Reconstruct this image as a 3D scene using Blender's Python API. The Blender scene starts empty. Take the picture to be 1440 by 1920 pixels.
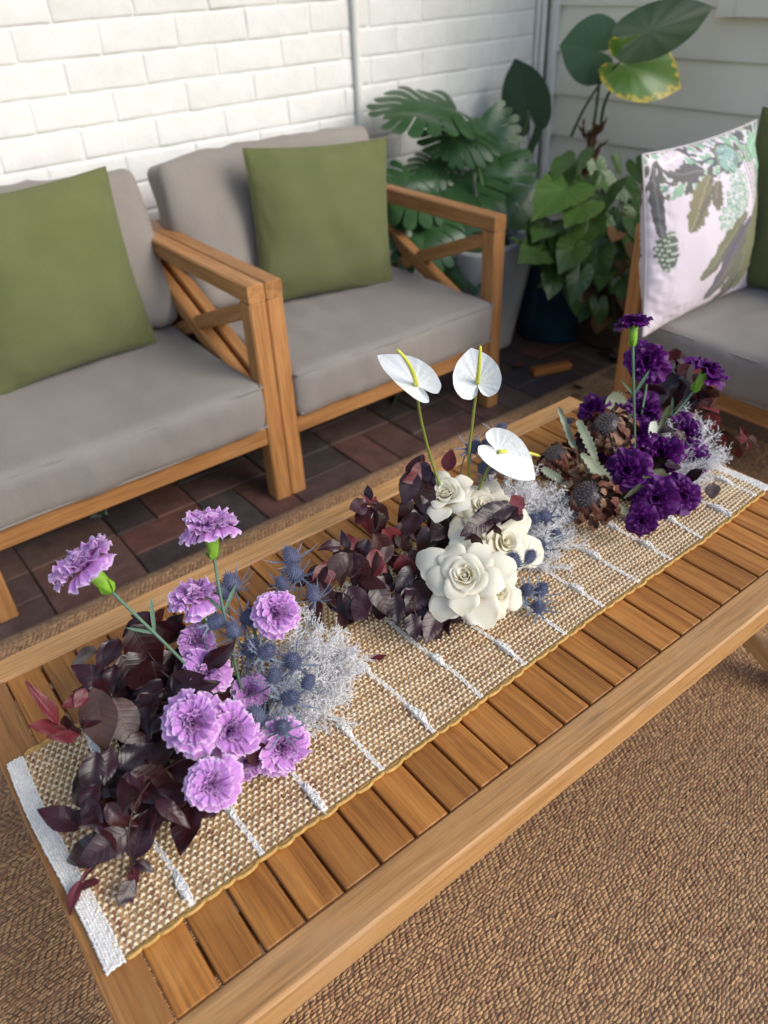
import bpy, math, random
import numpy as np
from mathutils import Vector, Matrix, Quaternion, noise as mnoise

random.seed(7)
rng = np.random.default_rng(7)
scene = bpy.context.scene
col = scene.collection

# ------------------------------------------------------------------ camera
F_PX = 1457.35
YAW, PITCH, ROLL = 0.630279539, 0.620407080, -0.0521952096
CAM = Vector((-0.01179, -0.39690, 1.21625))
_cy, _sy, _cp, _sp = math.cos(YAW), math.sin(YAW), math.cos(PITCH), math.sin(PITCH)
_f = Vector((_sy * _cp, _cy * _cp, -_sp)); _r = Vector((_cy, -_sy, 0)); _u = _r.cross(_f)
_c, _s = math.cos(ROLL), math.sin(ROLL)
CR, CU, CF = _r * _c + _u * _s, -_r * _s + _u * _c, _f
cam_data = bpy.data.cameras.new('camera')
cam = bpy.data.objects.new('camera', cam_data); col.objects.link(cam)
cam.matrix_world = Matrix(((CR.x, CU.x, -CF.x, CAM.x), (CR.y, CU.y, -CF.y, CAM.y), (CR.z, CU.z, -CF.z, CAM.z), (0, 0, 0, 1)))
cam_data.sensor_fit = 'VERTICAL'; cam_data.sensor_height = 36.0
cam_data.lens = F_PX / 1920 * 36
cam_data.clip_start = 0.02; cam_data.clip_end = 500
cam_data.dof.use_dof = True; cam_data.dof.focus_distance = 1.08; cam_data.dof.aperture_fstop = 3.6
scene.camera = cam

# ------------------------------------------------------------------ light
SUN_TO = Vector((0.36, -0.80, 0.62)).normalized()      # towards the sun
world = bpy.data.worlds.new('World'); scene.world = world; world.use_nodes = True
wn = world.node_tree
for n in list(wn.nodes): wn.nodes.remove(n)
sky = wn.nodes.new('ShaderNodeTexSky'); sky.sky_type = 'NISHITA'; sky.sun_disc = False
sky.sun_elevation = math.asin(SUN_TO.z); sky.sun_rotation = math.atan2(SUN_TO.x, SUN_TO.y)
sky.air_density = 1.0; sky.dust_density = 1.6; sky.ozone_density = 1.0
bg = wn.nodes.new('ShaderNodeBackground'); bg.inputs['Strength'].default_value = 0.15
wo = wn.nodes.new('ShaderNodeOutputWorld')
wn.links.new(sky.outputs[0], bg.inputs[0]); wn.links.new(bg.outputs[0], wo.inputs[0])
sun_l = bpy.data.lights.new('sun', 'SUN'); sun_l.energy = 1.1; sun_l.angle = math.radians(30); sun_l.color = (1.0, 0.968, 0.925)
sun = bpy.data.objects.new('sun', sun_l); col.objects.link(sun)
sun.rotation_euler = SUN_TO.to_track_quat('Z', 'Y').to_euler(); sun.location = (3, -4, 5)
vs = scene.view_settings
vs.view_transform = 'Standard'; vs.look = 'None'; vs.exposure = 0.74; vs.gamma = 1.0; vs.use_curve_mapping = False
scene.cycles.use_denoising = True
scene.cycles.max_bounces = 8; scene.cycles.diffuse_bounces = 5; scene.cycles.transparent_max_bounces = 6

# ------------------------------------------------------------------ helpers
def ray(px, py):
    return CR * ((px - 720) / F_PX) - CU * ((py - 960) / F_PX) + CF
def K(px, py, Y=None, z=None, X=None):
    """a point of the place, found from where the photograph shows it and one known coordinate"""
    d = ray(px, py)
    if Y is not None: t = (Y - CAM.y) / d.y
    elif z is not None: t = (z - CAM.z) / d.z
    else: t = (X - CAM.x) / d.x
    return CAM + d * t
def KD(px, py, ref):
    d = ray(px, py); return CAM + d * (Vector(ref) - CAM).dot(CF)
def facing(p, a, b, c):
    return (CR * a + CU * b + (CAM - p).normalized() * c).normalized()

WM = {}
def mesh(name, v, f, smooth=True, uv=None, colr=None):
    m = bpy.data.meshes.new(name)
    v = np.asarray(v, dtype=np.float32)
    if isinstance(f, np.ndarray):
        nf, k = f.shape
        m.vertices.add(len(v)); m.vertices.foreach_set('co', v.ravel())
        m.loops.add(nf * k); m.loops.foreach_set('vertex_index', f.astype(np.int32).ravel())
        m.polygons.add(nf); m.polygons.foreach_set('loop_start', np.arange(0, nf * k, k, dtype=np.int32))
        m.update(calc_edges=True); m.validate()
    else:
        m.from_pydata([tuple(map(float, p)) for p in v], [], f); m.update()
    m.polygons.foreach_set('use_smooth', [smooth] * len(m.polygons))
    if uv is not None:
        uv = np.asarray(uv, dtype=np.float32)
        a = m.attributes.new('flat', 'FLOAT_VECTOR', 'POINT')
        a.data.foreach_set('vector', np.hstack([uv, np.zeros((len(uv), 1), np.float32)]).astype(np.float32).ravel() if uv.shape[1] == 2 else uv.ravel())
    if colr is not None:
        c = np.asarray(colr, dtype=np.float32)
        if c.shape[1] == 3: c = np.hstack([c, np.ones((len(c), 1), np.float32)])
        a = m.attributes.new('tint', 'FLOAT_COLOR', 'POINT'); a.data.foreach_set('color', c.ravel())
    m.materials.append(None)
    return m
def add(name, me, material=None, parent=None, M=None, **props):
    o = bpy.data.objects.new(name, me); col.objects.link(o)
    M = Matrix.Identity(4) if M is None else M
    if me is not None and material is not None:
        o.material_slots[0].link = 'OBJECT'; o.material_slots[0].material = material
    WM[o] = M
    if parent is not None:
        o.parent = parent; o.matrix_basis = WM[parent].inverted() @ M
    else: o.matrix_basis = M
    for k, x in props.items(): o[k] = x
    return o
def thing(name, loc, label, category, group=None, rz=0.0):
    M = Matrix.Translation(Vector(loc)) @ Matrix.Rotation(rz, 4, 'Z')
    o = add(name, None, M=M, label=label, category=category)
    o.empty_display_size = 0.02
    if group: o['group'] = group
    return o
def frame(p, x=None, z=None, s=1.0, roll=None):
    """matrix at p with local z along z (or local x along x and z as hint)"""
    if x is not None:
        X = Vector(x).normalized(); Zh = Vector(z); Y = Zh.cross(X)
        if Y.length < 1e-5: Y = Vector((0, 0, 1)).cross(X)
        Y.normalize(); Z = X.cross(Y)
    else:
        Z = Vector(z).normalized(); h = Vector((0, 0, 1)) if abs(Z.z) < .95 else Vector((1, 0, 0))
        X = h.cross(Z).normalized(); Y = Z.cross(X)
        if roll:
            q = Quaternion(Z, roll); X = q @ X; Y = q @ Y
    if not hasattr(s, '__len__'): s = (s, s, s)
    X, Y, Z = X * s[0], Y * s[1], Z * s[2]
    return Matrix(((X.x, Y.x, Z.x, p[0]), (X.y, Y.y, Z.y, p[1]), (X.z, Y.z, Z.z, p[2]), (0, 0, 0, 1)))

class MB:
    def __init__(s): s.v = []; s.f = []; s.n = 0; s.c = []; s.u = []
    def put(s, v, f, c=None, u=None):
        v = np.asarray(v, dtype=float); b = s.n
        s.v.append(v); s.f += [tuple(i + b for i in q) for q in f]; s.n += len(v)
        if c is not None: s.c.append(np.broadcast_to(np.asarray(c, float), (len(v), 3)))
        if u is not None: s.u.append(np.asarray(u, float))
        return s
    def mesh(s, name, smooth=True):
        return mesh(name, np.vstack(s.v), s.f, smooth, uv=np.vstack(s.u) if s.u else None, colr=np.vstack(s.c) if s.c else None)
def grid_faces(nu, nv, wrap=False):
    f = []
    for i in range(nu - 1):
        for j in range(nv if wrap else nv - 1):
            k = (j + 1) % nv
            f.append((i * nv + j, i * nv + k, (i + 1) * nv + k, (i + 1) * nv + j))
    return f
def tube(pts, rad, sides=6, cap=True):
    P = [Vector(p) for p in pts]; n = len(P)
    if not hasattr(rad, '__len__'): rad = [rad] * n
    t = (P[1] - P[0]).normalized()
    a = Vector((0, 0, 1)).cross(t)
    if a.length < 1e-4: a = Vector((1, 0, 0)).cross(t)
    a.normalize(); V = []
    for i in range(n):
        t2 = (P[min(i + 1, n - 1)] - P[max(i - 1, 0)])
        if t2.length > 1e-9:
            t2.normalize(); a = (a - t2 * a.dot(t2))
            if a.length < 1e-6: a = t2.orthogonal()
            a.normalize(); t = t2
        b = t.cross(a)
        for k in range(sides):
            th = 2 * math.pi * k / sides
            V.append(P[i] + (a * math.cos(th) + b * math.sin(th)) * rad[i])
    f = grid_faces(n, sides, True)
    if cap:
        f.append(tuple(range(sides - 1, -1, -1))); f.append(tuple(range((n - 1) * sides, n * sides)))
    return [tuple(p) for p in V], f
def bez(a, b, c, d, n=12):
    out = []
    for i in range(n):
        t = i / (n - 1); u = 1 - t
        out.append(Vector(a) * u ** 3 + Vector(b) * 3 * u * u * t + Vector(c) * 3 * u * t * t + Vector(d) * t ** 3)
    return out
def lathe(prof, n=24):
    V = []
    for r, z in prof:
        for k in range(n):
            th = 2 * math.pi * k / n; V.append((r * math.cos(th), r * math.sin(th), z))
    return V, grid_faces(len(prof), n, True)
def beam_mesh(name, L, w, h, b=0.003, jitter=0.0):
    """board along local x, centred, with bevelled edges"""
    V = []; eb = min(b, .0012); xs = (-L / 2, -L / 2 + eb, L / 2 - eb, L / 2)
    prof = [(-w / 2 + b, -h / 2), (w / 2 - b, -h / 2), (w / 2, -h / 2 + b), (w / 2, h / 2 - b), (w / 2 - b, h / 2), (-w / 2 + b, h / 2), (-w / 2, h / 2 - b), (-w / 2, -h / 2 + b)]
    for i, x in enumerate(xs):
        k = 1 - (b / (min(w, h) / 2)) * (1 if i in (0, 3) else 0)
        for (y, z) in prof:
            V.append((x, math.copysign(max(abs(y) - (eb if i in (0, 3) else 0), 0), y), math.copysign(max(abs(z) - (eb if i in (0, 3) else 0), 0), z)))
    f = grid_faces(4, 8, True); f = [q[::-1] for q in f]
    f.append(tuple(range(8))); f.append(tuple(range(31, 23, -1)))
    m = mesh(name, V, f, smooth=False); return m
_beam = {}
def beam(name, a, b, w, h, material, parent, up=(0, 0, 1), bevel=0.003):
    a, b = Vector(a), Vector(b); L = (b - a).length
    key = (round(L, 4), w, h, bevel)
    if key not in _beam: _beam[key] = beam_mesh('board', L, w, h, bevel)
    return add(name, _beam[key], material, parent, frame((a + b) / 2, x=b - a, z=up))
def soft_box(sx, sy, sz, r, n=(22, 18, 9), puff=(0, 0, 0), wr=0.004, seed=0, freq=6.0, sag=0.0, pucker=0.0):
    """a rounded, slightly creased cushion block centred at the origin"""
    def ax(s, k):
        inner = np.linspace(-s / 2 + r, s / 2 - r, k)
        e = np.array([0, .25, .6]) * r
        return np.concatenate([-s / 2 + e, inner, (s / 2 - e)[::-1]])
    A = [ax(sx, n[0]), ax(sy, n[1]), ax(sz, n[2])]
    S = (sx, sy, sz); idx = {}; V = []; Fc = []
    def vid(p):
        k = (round(p[0], 6), round(p[1], 6), round(p[2], 6))
        if k not in idx: idx[k] = len(V); V.append(p)
        return idx[k]
    for d in range(3):
        a, b = [(1, 2), (2, 0), (0, 1)][d]
        for sgn in (-1, 1):
            for i in range(len(A[a]) - 1):
                for j in range(len(A[b]) - 1):
                    q = []
                    for (ii, jj) in ((i, j), (i + 1, j), (i + 1, j + 1), (i, j + 1)):
                        p = [0, 0, 0]; p[d] = sgn * S[d] / 2; p[a] = A[a][ii]; p[b] = A[b][jj]; q.append(vid(tuple(p)))
                    Fc.append(tuple(q) if sgn > 0 else tuple(q[::-1]))
    out = []
    for p in V:
        p = Vector(p); c = Vector([max(-S[k] / 2 + r, min(S[k] / 2 - r, p[k])) for k in range(3)])
        d = p - c
        q = c + d.normalized() * r if d.length > 1e-9 else p
        nrm = d.normalized() if d.length > 1e-9 else Vector((0, 0, 1))
        u = [2 * q[k] / S[k] for k in range(3)]
        for k in range(3):
            o1, o2 = (k + 1) % 3, (k + 2) % 3
            q[k] += math.copysign(1, u[k]) * abs(u[k]) * puff[k] * max(0, 1 - u[o1] ** 2) ** .6 * max(0, 1 - u[o2] ** 2) ** .6
        q.z -= sag * max(0, 1 - u[0] ** 2) * max(0, 1 - u[1] ** 2) * (1 if u[2] > 0 else 0)
        w = mnoise.noise(Vector((q.x * freq + seed * 9.1, q.y * freq + seed, q.z * freq * 1.7)))
        w2 = mnoise.noise(Vector((q.x * freq * 3.7 + seed, q.y * freq * 3.1 + 7, q.z * freq * 1.2)))
        w3 = -abs(mnoise.noise(Vector((q.x * freq * 1.6 + seed * 3, q.y * freq * .9, q.z * freq * .8 + 4)))) * 1.3
        pk = pucker * max(0, -nrm.y) * max(0, 1 - abs(u[2]) ** 4) * (mnoise.noise(Vector((q.x * 55 + seed, q.z * 7, seed))) + .6 * mnoise.noise(Vector((q.x * 23 + seed, q.z * 4, 8))))
        out.append(q + nrm * (wr * (w + .35 * w2 + w3) + pk))
    return np.array([tuple(p) for p in out]), Fc

# ------------------------------------------------------------------ materials
class NT:
    def __init__(s, name):
        s.m = bpy.data.materials.new(name); s.m.use_nodes = True; s.t = s.m.node_tree
        s.b = s.t.nodes['Principled BSDF']; s.out = s.t.nodes['Material Output']
    def n(s, typ, **kw):
        nd = s.t.nodes.new(typ)
        for k, v in kw.items():
            if k.startswith('i_'):
                key = k[2:]; key = int(key) if key.isdigit() else key.replace('_', ' ')
                nd.inputs[key].default_value = v
            else: setattr(nd, k, v)
        return nd
    def l(s, a, b): s.t.links.new(a, b)
    def coord(s, scale=(1, 1, 1), rand=True, out='Object'):
        tc = s.n('ShaderNodeTexCoord'); mp = s.n('ShaderNodeMapping'); mp.inputs['Scale'].default_value = scale
        if rand:
            oi = s.n('ShaderNodeObjectInfo'); mul = s.n('ShaderNodeVectorMath', operation='SCALE'); mul.inputs[0].default_value = (13.1, 7.7, 5.3)
            s.l(oi.outputs['Random'], mul.inputs['Scale']); ad = s.n('ShaderNodeVectorMath', operation='ADD')
            s.l(tc.outputs[out], ad.inputs[0]); s.l(mul.outputs[0], ad.inputs[1]); s.l(ad.outputs[0], mp.inputs['Vector'])
        else: s.l(tc.outputs[out], mp.inputs['Vector'])
        return mp.outputs[0]
    def noise(s, vec, scale, detail=4, rough=.55, dist=0.0):
        n = s.n('ShaderNodeTexNoise'); n.inputs['Scale'].default_value = scale; n.inputs['Detail'].default_value = detail
        n.inputs['Roughness'].default_value = rough; n.inputs['Distortion'].default_value = dist
        s.l(vec, n.inputs['Vector']); return n.outputs['Fac']
    def ramp(s, fac, stops):
        r = s.n('ShaderNodeValToRGB'); e = r.color_ramp.elements
        while len(e) < len(stops): e.new(0.5)
        for k, (p, c) in enumerate(stops):
            e[k].position = p; e[k].color = (c[0], c[1], c[2], 1) if hasattr(c, '__len__') else (c, c, c, 1)
        s.l(fac, r.inputs['Fac']); return r.outputs['Color']
    def mix(s, a, b, fac, mode='MIX'):
        m = s.n('ShaderNodeMix', data_type='RGBA', blend_type=mode)
        for i, x in ((6, a), (7, b)):
            if hasattr(x, 'is_linked') or hasattr(x, 'links'): s.l(x, m.inputs[i])
            else: m.inputs[i].default_value = (x[0], x[1], x[2], 1)
        if hasattr(fac, 'links'): s.l(fac, m.inputs[0])
        else: m.inputs[0].default_value = fac
        return m.outputs[2]
    def math(s, op, a, b=None, c=None):
        m = s.n('ShaderNodeMath', operation=op)
        for i, x in enumerate((a, b, c)):
            if x is None: continue
            if hasattr(x, 'links'): s.l(x, m.inputs[i])
            else: m.inputs[i].default_value = x
        return m.outputs[0]
    def attr(s, name):
        a = s.n('ShaderNodeAttribute'); a.attribute_name = name; return a
    def bump(s, h, strength=.3, dist=.002, prev=None):
        b = s.n('ShaderNodeBump'); b.inputs['Strength'].default_value = strength; b.inputs['Distance'].default_value = dist
        s.l(h, b.inputs['Height'])
        if prev is not None: s.l(prev, b.inputs['Normal'])
        s.l(b.outputs[0], s.b.inputs['Normal']); return b.outputs[0]
    def base(s, c):
        if hasattr(c, 'links'): s.l(c, s.b.inputs['Base Color'])
        else: s.b.inputs['Base Color'].default_value = (c[0], c[1], c[2], 1)
    def set(s, rough=.6, spec=.4, **kw):
        s.b.inputs['Roughness'].default_value = rough; s.b.inputs['Specular IOR Level'].default_value = spec
        for k, v in kw.items(): s.b.inputs[k.replace('_', ' ')].default_value = v
        return s.m

def lin(r, g, b):
    f = lambda x: ((x / 255 + .055) / 1.055) ** 2.4 if x > 10 else x / 255 / 12.92
    return (f(r), f(g), f(b))

def wood(name, dark, mid, light, rough=.5, blotch=None):
    t = NT(name); v = t.coord((1.6, 26, 26)); n1 = t.noise(v, 2.2, 5, .6, .9)
    c = t.ramp(n1, [(.28, dark), (.5, mid), (.74, light)])
    v2 = t.coord((6, 330, 330)); n2 = t.noise(v2, 2, 3, .6)
    c = t.mix(c, t.ramp(n2, [(.3, .50), (.62, 1.10)]), .6, 'MULTIPLY')
    n4 = t.noise(t.coord((2.5, 95, 95)), 2.4, 4, .65, .5); c = t.mix(c, t.ramp(n4, [(.32, .62), (.48, 1.0), (.7, 1.10)]), .75, 'MULTIPLY')
    v3 = t.coord((3, 5, 5)); n3 = t.noise(v3, 2.2, 4, .6, .4)
    if blotch is not None: c = t.mix(c, blotch, t.math('MULTIPLY', t.ramp(n3, [(.56, 0), (.74, 1)]), .55))
    vk = t.n('ShaderNodeTexVoronoi'); vk.inputs['Scale'].default_value = 1.0; t.l(t.coord((4.5, 26, 26)), vk.inputs['Vector'])
    c = t.mix(c, t.ramp(vk.outputs['Distance'], [(.02, .30), (.07, .72), (.16, 1.0)]), .55, 'MULTIPLY')
    oi = t.n('ShaderNodeObjectInfo'); mr = t.n('ShaderNodeMapRange'); mr.inputs['To Min'].default_value = .74; mr.inputs['To Max'].default_value = 1.15
    t.l(oi.outputs['Random'], mr.inputs['Value']); c = t.mix(c, mr.outputs[0], 1.0, 'MULTIPLY')
    t.base(c); t.bump(n2, .22, .0012)
    t.l(t.ramp(n1, [(.3, rough + .1), (.7, rough - .06)]), t.b.inputs['Roughness'])
    t.b.inputs['Specular IOR Level'].default_value = .38
    return t.m
def fabric(name, c, c2, rough=.9, scale=420, sheen=.25, bump=.35):
    t = NT(name); v = t.coord((1, 1, 1)); n = t.noise(v, 3.5, 5, .6)
    v2 = t.coord((1, 1, 1)); a = t.noise(v2, scale, 2, .5)
    cc = t.mix(c, c2, t.ramp(n, [(.35, 0), (.65, 1)])); cc = t.mix(cc, t.ramp(a, [(.25, .82), (.75, 1.12)]), .7, 'MULTIPLY')
    t.base(cc); t.bump(a, bump, .0012)
    return t.set(rough, .2, Sheen_Weight=sheen)
def plain(name, c, rough=.6, spec=.4, var=.12, scale=12, bump=.0, dist=.002, bscale=80, **kw):
    t = NT(name); v = t.coord(); n = t.noise(v, scale, 4)
    d = tuple(x * (1 - var) for x in c); e = tuple(min(1, x * (1 + var)) for x in c)
    t.base(t.ramp(n, [(.3, d), (.7, e)]))
    if bump: t.bump(t.noise(t.coord(), bscale, 4, .6), bump, dist)
    return t.set(rough, spec, **kw)

M = {}
M['teak_slat'] = wood('teak_slat', (.26, .090, .017), (.40, .155, .031), (.52, .225, .054), .5, (.52, .25, .075))
M['teak_rail'] = wood('teak_rail', (.42, .20, .062), (.56, .29, .105), (.64, .36, .15), .52, (.50, .30, .15))
M['teak_chair'] = wood('teak_chair', (.34, .145, .045), (.47, .215, .072), (.56, .285, .11), .48)
M['cushion'] = fabric('grey_cushion_fabric', lin(143, 136, 128), lin(135, 128, 121), .92, 420, .15, .6)
M['green'] = fabric('olive_pillow_fabric', lin(96, 102, 62), lin(106, 110, 71), .95, 480, .12, .5)
def brick_paint():
    t = NT('white_brick_paint'); v = t.coord(); n = t.noise(v, 14, 5, .65); n2 = t.noise(t.coord(), 75, 4, .65)
    c = t.ramp(n, [(.3, lin(222, 222, 216)), (.7, lin(234, 233, 228))]); oi = t.n('ShaderNodeObjectInfo'); c = t.mix(c, t.ramp(oi.outputs['Random'], [(0, .955), (1, 1.01)]), 1.0, 'MULTIPLY')
    n5 = t.noise(t.coord((1, 1, .35), False), 5, 5, .7); t.base(t.mix(c, lin(196, 192, 178), t.math('MULTIPLY', t.ramp(n5, [(.56, 0), (.78, 1)]), .45)))
    b = t.bump(n, .5, .006); t.bump(n2, .45, .0022, b)
    return t.set(.55, .35)
M['brick'] = brick_paint()
M['board'] = plain('sage_board_paint', lin(230, 226, 211), .5, .4, .03, 5, .12, .001, 120)
M['trim'] = plain('white_trim_paint', lin(226, 225, 218), .4, .45, .02, 5)
def paver_mat():
    t = NT('clay_paver'); oi = t.n('ShaderNodeObjectInfo')
    c = t.ramp(oi.outputs['Random'], [(0, (.058, .048, .044)), (.3, (.092, .054, .045)), (.55, (.068, .057, .052)), (.8, (.150, .066, .050)), (1, (.125, .092, .074))])
    for e in t.t.nodes: pass
    n = t.noise(t.coord(), 22, 5, .65); c = t.mix(c, t.ramp(n, [(.3, .55), (.7, 1.25)]), .8, 'MULTIPLY')
    t.base(c); t.bump(t.noise(t.coord(), 130, 4, .7), .5, .002); return t.set(.7, .3)
M['paver'] = paver_mat()
M['soil'] = plain('paver_sand', (.05, .04, .033), .95, .1, .3, 60, .5, .004, 200)
def tinted(name, rough=.8, spec=.25, var=.25, scale=300, **kw):
    t = NT(name); a = t.attr('tint'); n = t.noise(t.coord(rand=False), scale, 3, .6)
    t.base(t.mix(a.outputs['Color'], t.ramp(n, [(.25, 1 - var), (.75, 1 + var * .6)]), 1.0, 'MULTIPLY'))
    t.bump(n, .3, .0008); return t.set(rough, spec, **kw)
M['rug'] = tinted('rug_fibre', .75, .3, .3, 700)
M['rug_base'] = plain('rug_backing', (.20, .128, .078), .95, .1, .3, 90, .5, .003, 260)
M['cord'] = tinted('runner_cotton', .75, .3, .18, 900)
M['jute'] = tinted('runner_jute', .8, .25, .3, 700)
M['white_yarn'] = plain('white_yarn', lin(232, 228, 220), .9, .2, .08, 120, .5, .0015, 900)
M['gold_edge'] = plain('golden_jute', lin(188, 146, 78), .6, .4, .25, 160, .5, .0015, 700)
def pinnate(name, base, alt, vein, rough, spec=.5, coat=.0, nv=8.0, bstr=.09):
    t = NT(name); a = t.attr('flat'); sx = t.n('ShaderNodeSeparateXYZ'); t.l(a.outputs['Vector'], sx.inputs[0])
    s_, u_ = sx.outputs[0], sx.outputs[1]; au = t.math('ABSOLUTE', u_)
    ph = t.math('MULTIPLY', t.math('SUBTRACT', s_, t.math('MULTIPLY', au, .16)), nv * math.pi)
    w = t.math('ABSOLUTE', t.math('SINE', ph)); side = t.math('SUBTRACT', 1.0, t.math('MINIMUM', t.math('MULTIPLY', w, 6.0), 1.0))
    mid = t.math('SUBTRACT', 1.0, t.math('MINIMUM', t.math('MULTIPLY', au, 18.0), 1.0))
    vn = t.math('MAXIMUM', t.math('MULTIPLY', side, .55), mid)
    oi = t.n('ShaderNodeObjectInfo'); n = t.noise(t.coord(), 30, 4)
    c = t.mix(base, alt, t.math('MULTIPLY', t.math('ADD', oi.outputs['Random'], t.math('MULTIPLY', n, .4)), .7))
    c = t.mix(c, vein, t.math('MULTIPLY', vn, .26)); t.base(c)
    puff = t.math('MULTIPLY', t.math('MINIMUM', t.math('MULTIPLY', w, 1.4), 1.0), -1.0)
    h = t.math('SUBTRACT', t.math('MULTIPLY', vn, -.9), t.math('MULTIPLY', puff, .8))
    t.bump(h, bstr, .003)
    return t.set(rough, spec, Coat_Weight=coat, Coat_Roughness=.3)
M['burgundy'] = pinnate('burgundy_leaf', (.011, .0030, .0042), (.038, .0058, .0085), (.09, .02, .028), .33, .42)
M['burgundy_red'] = pinnate('red_burgundy_leaf', (.075, .008, .012), (.13, .018, .022), (.2, .05, .05), .42, .35)
M['burgundy_brown'] = pinnate('bronze_burgundy_leaf', (.036, .014, .012), (.058, .027, .021), (.12, .06, .05), .40, .38)
M['banksia_leaf'] = pinnate('grey_green_leaf', lin(120, 126, 104), lin(142, 148, 124), lin(185, 188, 160), .6, .3, 0, 9)
M['dark_leaf'] = pinnate('dusky_green_leaf', lin(62, 66, 40), lin(72, 78, 48), lin(150, 140, 110), .45, .4, 0, 9)
M['stem_green'] = plain('flower_stem', lin(74, 98, 62), .45, .4, .15, 40)
M['stem_blue'] = plain('carnation_stem', lin(88, 116, 92), .5, .35, .15, 40)
M['stem_dark'] = plain('burgundy_twig', (.04, .018, .014), .5, .4, .2, 60)
M['calyx'] = plain('calyx_green', lin(124, 168, 52), .38, .45, .22, 90)
def petal_mat(name, deep, mid, edge, rough=.55, trans=.0, rib=.18, sheen=.15):
    t = NT(name); a = t.attr('flat'); sx = t.n('ShaderNodeSeparateXYZ'); t.l(a.outputs['Vector'], sx.inputs[0])
    n = t.noise(t.coord(rand=False), 160, 3); oi = t.n('ShaderNodeObjectInfo')
    c = t.ramp(sx.outputs[0], [(.0, deep), (.55, mid), (.9, mid), (.99, edge)])
    c = t.mix(c, t.ramp(n, [(.3, .86), (.7, 1.1)]), .8, 'MULTIPLY'); t.base(c)
    st = t.math('SINE', t.math('MULTIPLY', sx.outputs[1], 46.0)); t.bump(st, rib, .0006)
    tr = t.n('ShaderNodeBsdfTranslucent'); t.l(c, tr.inputs['Color']); mx = t.n('ShaderNodeMixShader'); mx.inputs[0].default_value = trans
    t.l(t.b.outputs[0], mx.inputs[1]); t.l(tr.outputs[0], mx.inputs[2]); t.l(mx.outputs[0], t.out.inputs['Surface'])
    return t.set(rough, .3, Sheen_Weight=sheen)
M['lavender'] = petal_mat('lavender_petal', (.52, .20, .50), (.63, .285, .67), (.86, .64, .86), .55, .25)
M['purple'] = petal_mat('dark_purple_petal', (.020, .001, .028), (.078, .0022, .105), (.12, .008, .16), .48, .15, .08, 0)
M['rose'] = petal_mat('ivory_rose_petal', (.86, .73, .40), (.90, .85, .69), (.90, .88, .80), .5, .30, 0, .05)
M['stat'] = plain('dusty_statice', lin(216, 214, 213), .85, .2, .12, 200)
M['holly'] = plain('sea_holly_blue', lin(98, 102, 126), .6, .3, .45, 400)
M['holly_bract'] = plain('sea_holly_bract', lin(118, 126, 142), .5, .35, .25, 60)
M['holly_stem'] = plain('sea_holly_stem', lin(104, 112, 116), .6, .3, .2, 60)
M['spadix'] = plain('spadix_yellow', lin(206, 206, 84), .5, .3, .12, 300, .5, .001, 1400)
M['spathe_stem'] = plain('spathe_stem', lin(124, 132, 58), .4, .45, .15, 30)
M['bead'] = plain('seed_head_beads', (.055, .04, .04), .4, .5, .4, 300)
M['bead_tip'] = plain('seed_head_tips', (.19, .15, .14), .5, .4, .3, 200)
M['bract'] = plain('rust_bract', (.125, .036, .018), .5, .4, .6, 120, .4, .002, 300)
M['bract_tan'] = plain('tan_bract', (.26, .135, .075), .5, .4, .45, 120, .4, .002, 300)
M['black_bowl'] = plain('black_ceramic', (.012, .011, .012), .35, .5, .1)
# ================================================================== setting
S = dict(kind='structure')
def quad_plane(name, x0, x1, y0, y1, z, material, nx=2, ny=2, **props):
    xs, ys = np.linspace(x0, x1, nx), np.linspace(y0, y1, ny)
    V = [(x, y, z) for x in xs for y in ys]
    return add(name, mesh(name, V, [q[::-1] for q in grid_faces(nx, ny)], False), material, None, None, **props)
M['earth'] = plain('earth', (.11, .10, .075), .95, .1, .3, 3, .4, .01, 40)
quad_plane('ground', -150, 150, -150, 150, -0.03, M['earth'], **S)
floor = quad_plane('paved_floor', -1.5, 2.82, -2.2, 2.15, -0.008, M['soil'], **S)
# clay pavers in basket weave
pav = []
for k in range(3):
    b = .0035; L, w = .2255, .1115
    V = [];
    for (dx, dz) in ((0, -.05), (0, -b), (b, 0)):
        for (sx_, sy_) in ((-1, -1), (1, -1), (1, 1), (-1, 1)):
            V.append((sx_ * (L / 2 - dx) + random.uniform(-.0012, .0012), sy_ * (w / 2 - dx) + random.uniform(-.0012, .0012), dz))
    f = grid_faces(3, 4, True) + [(8, 9, 10, 11)]
    pav.append(mesh('paver', V, f, False))
cs = .230
for i in range(-6, 13):
    for j in range(0, 6):
        cx, cy = i * cs + .05, 1.02 + j * cs
        if cx > 2.75 or cy > 2.12: continue
        for s_ in (-1, 1):
            Mx = Matrix.Translation((cx + (0 if (i + j) % 2 else s_ * cs / 4), cy + (s_ * cs / 4 if (i + j) % 2 else 0), random.uniform(-.0025, 0)))
            if (i + j) % 2 == 0: Mx = Mx @ Matrix.Rotation(math.pi / 2, 4, 'Z')
            Mx = Mx @ Matrix.Rotation(random.uniform(-.008, .008), 4, 'X') @ Matrix.Rotation(random.uniform(-.01, .01), 4, 'Z')
            add('paver', random.choice(pav), M['paver'], floor, Mx)

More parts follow.
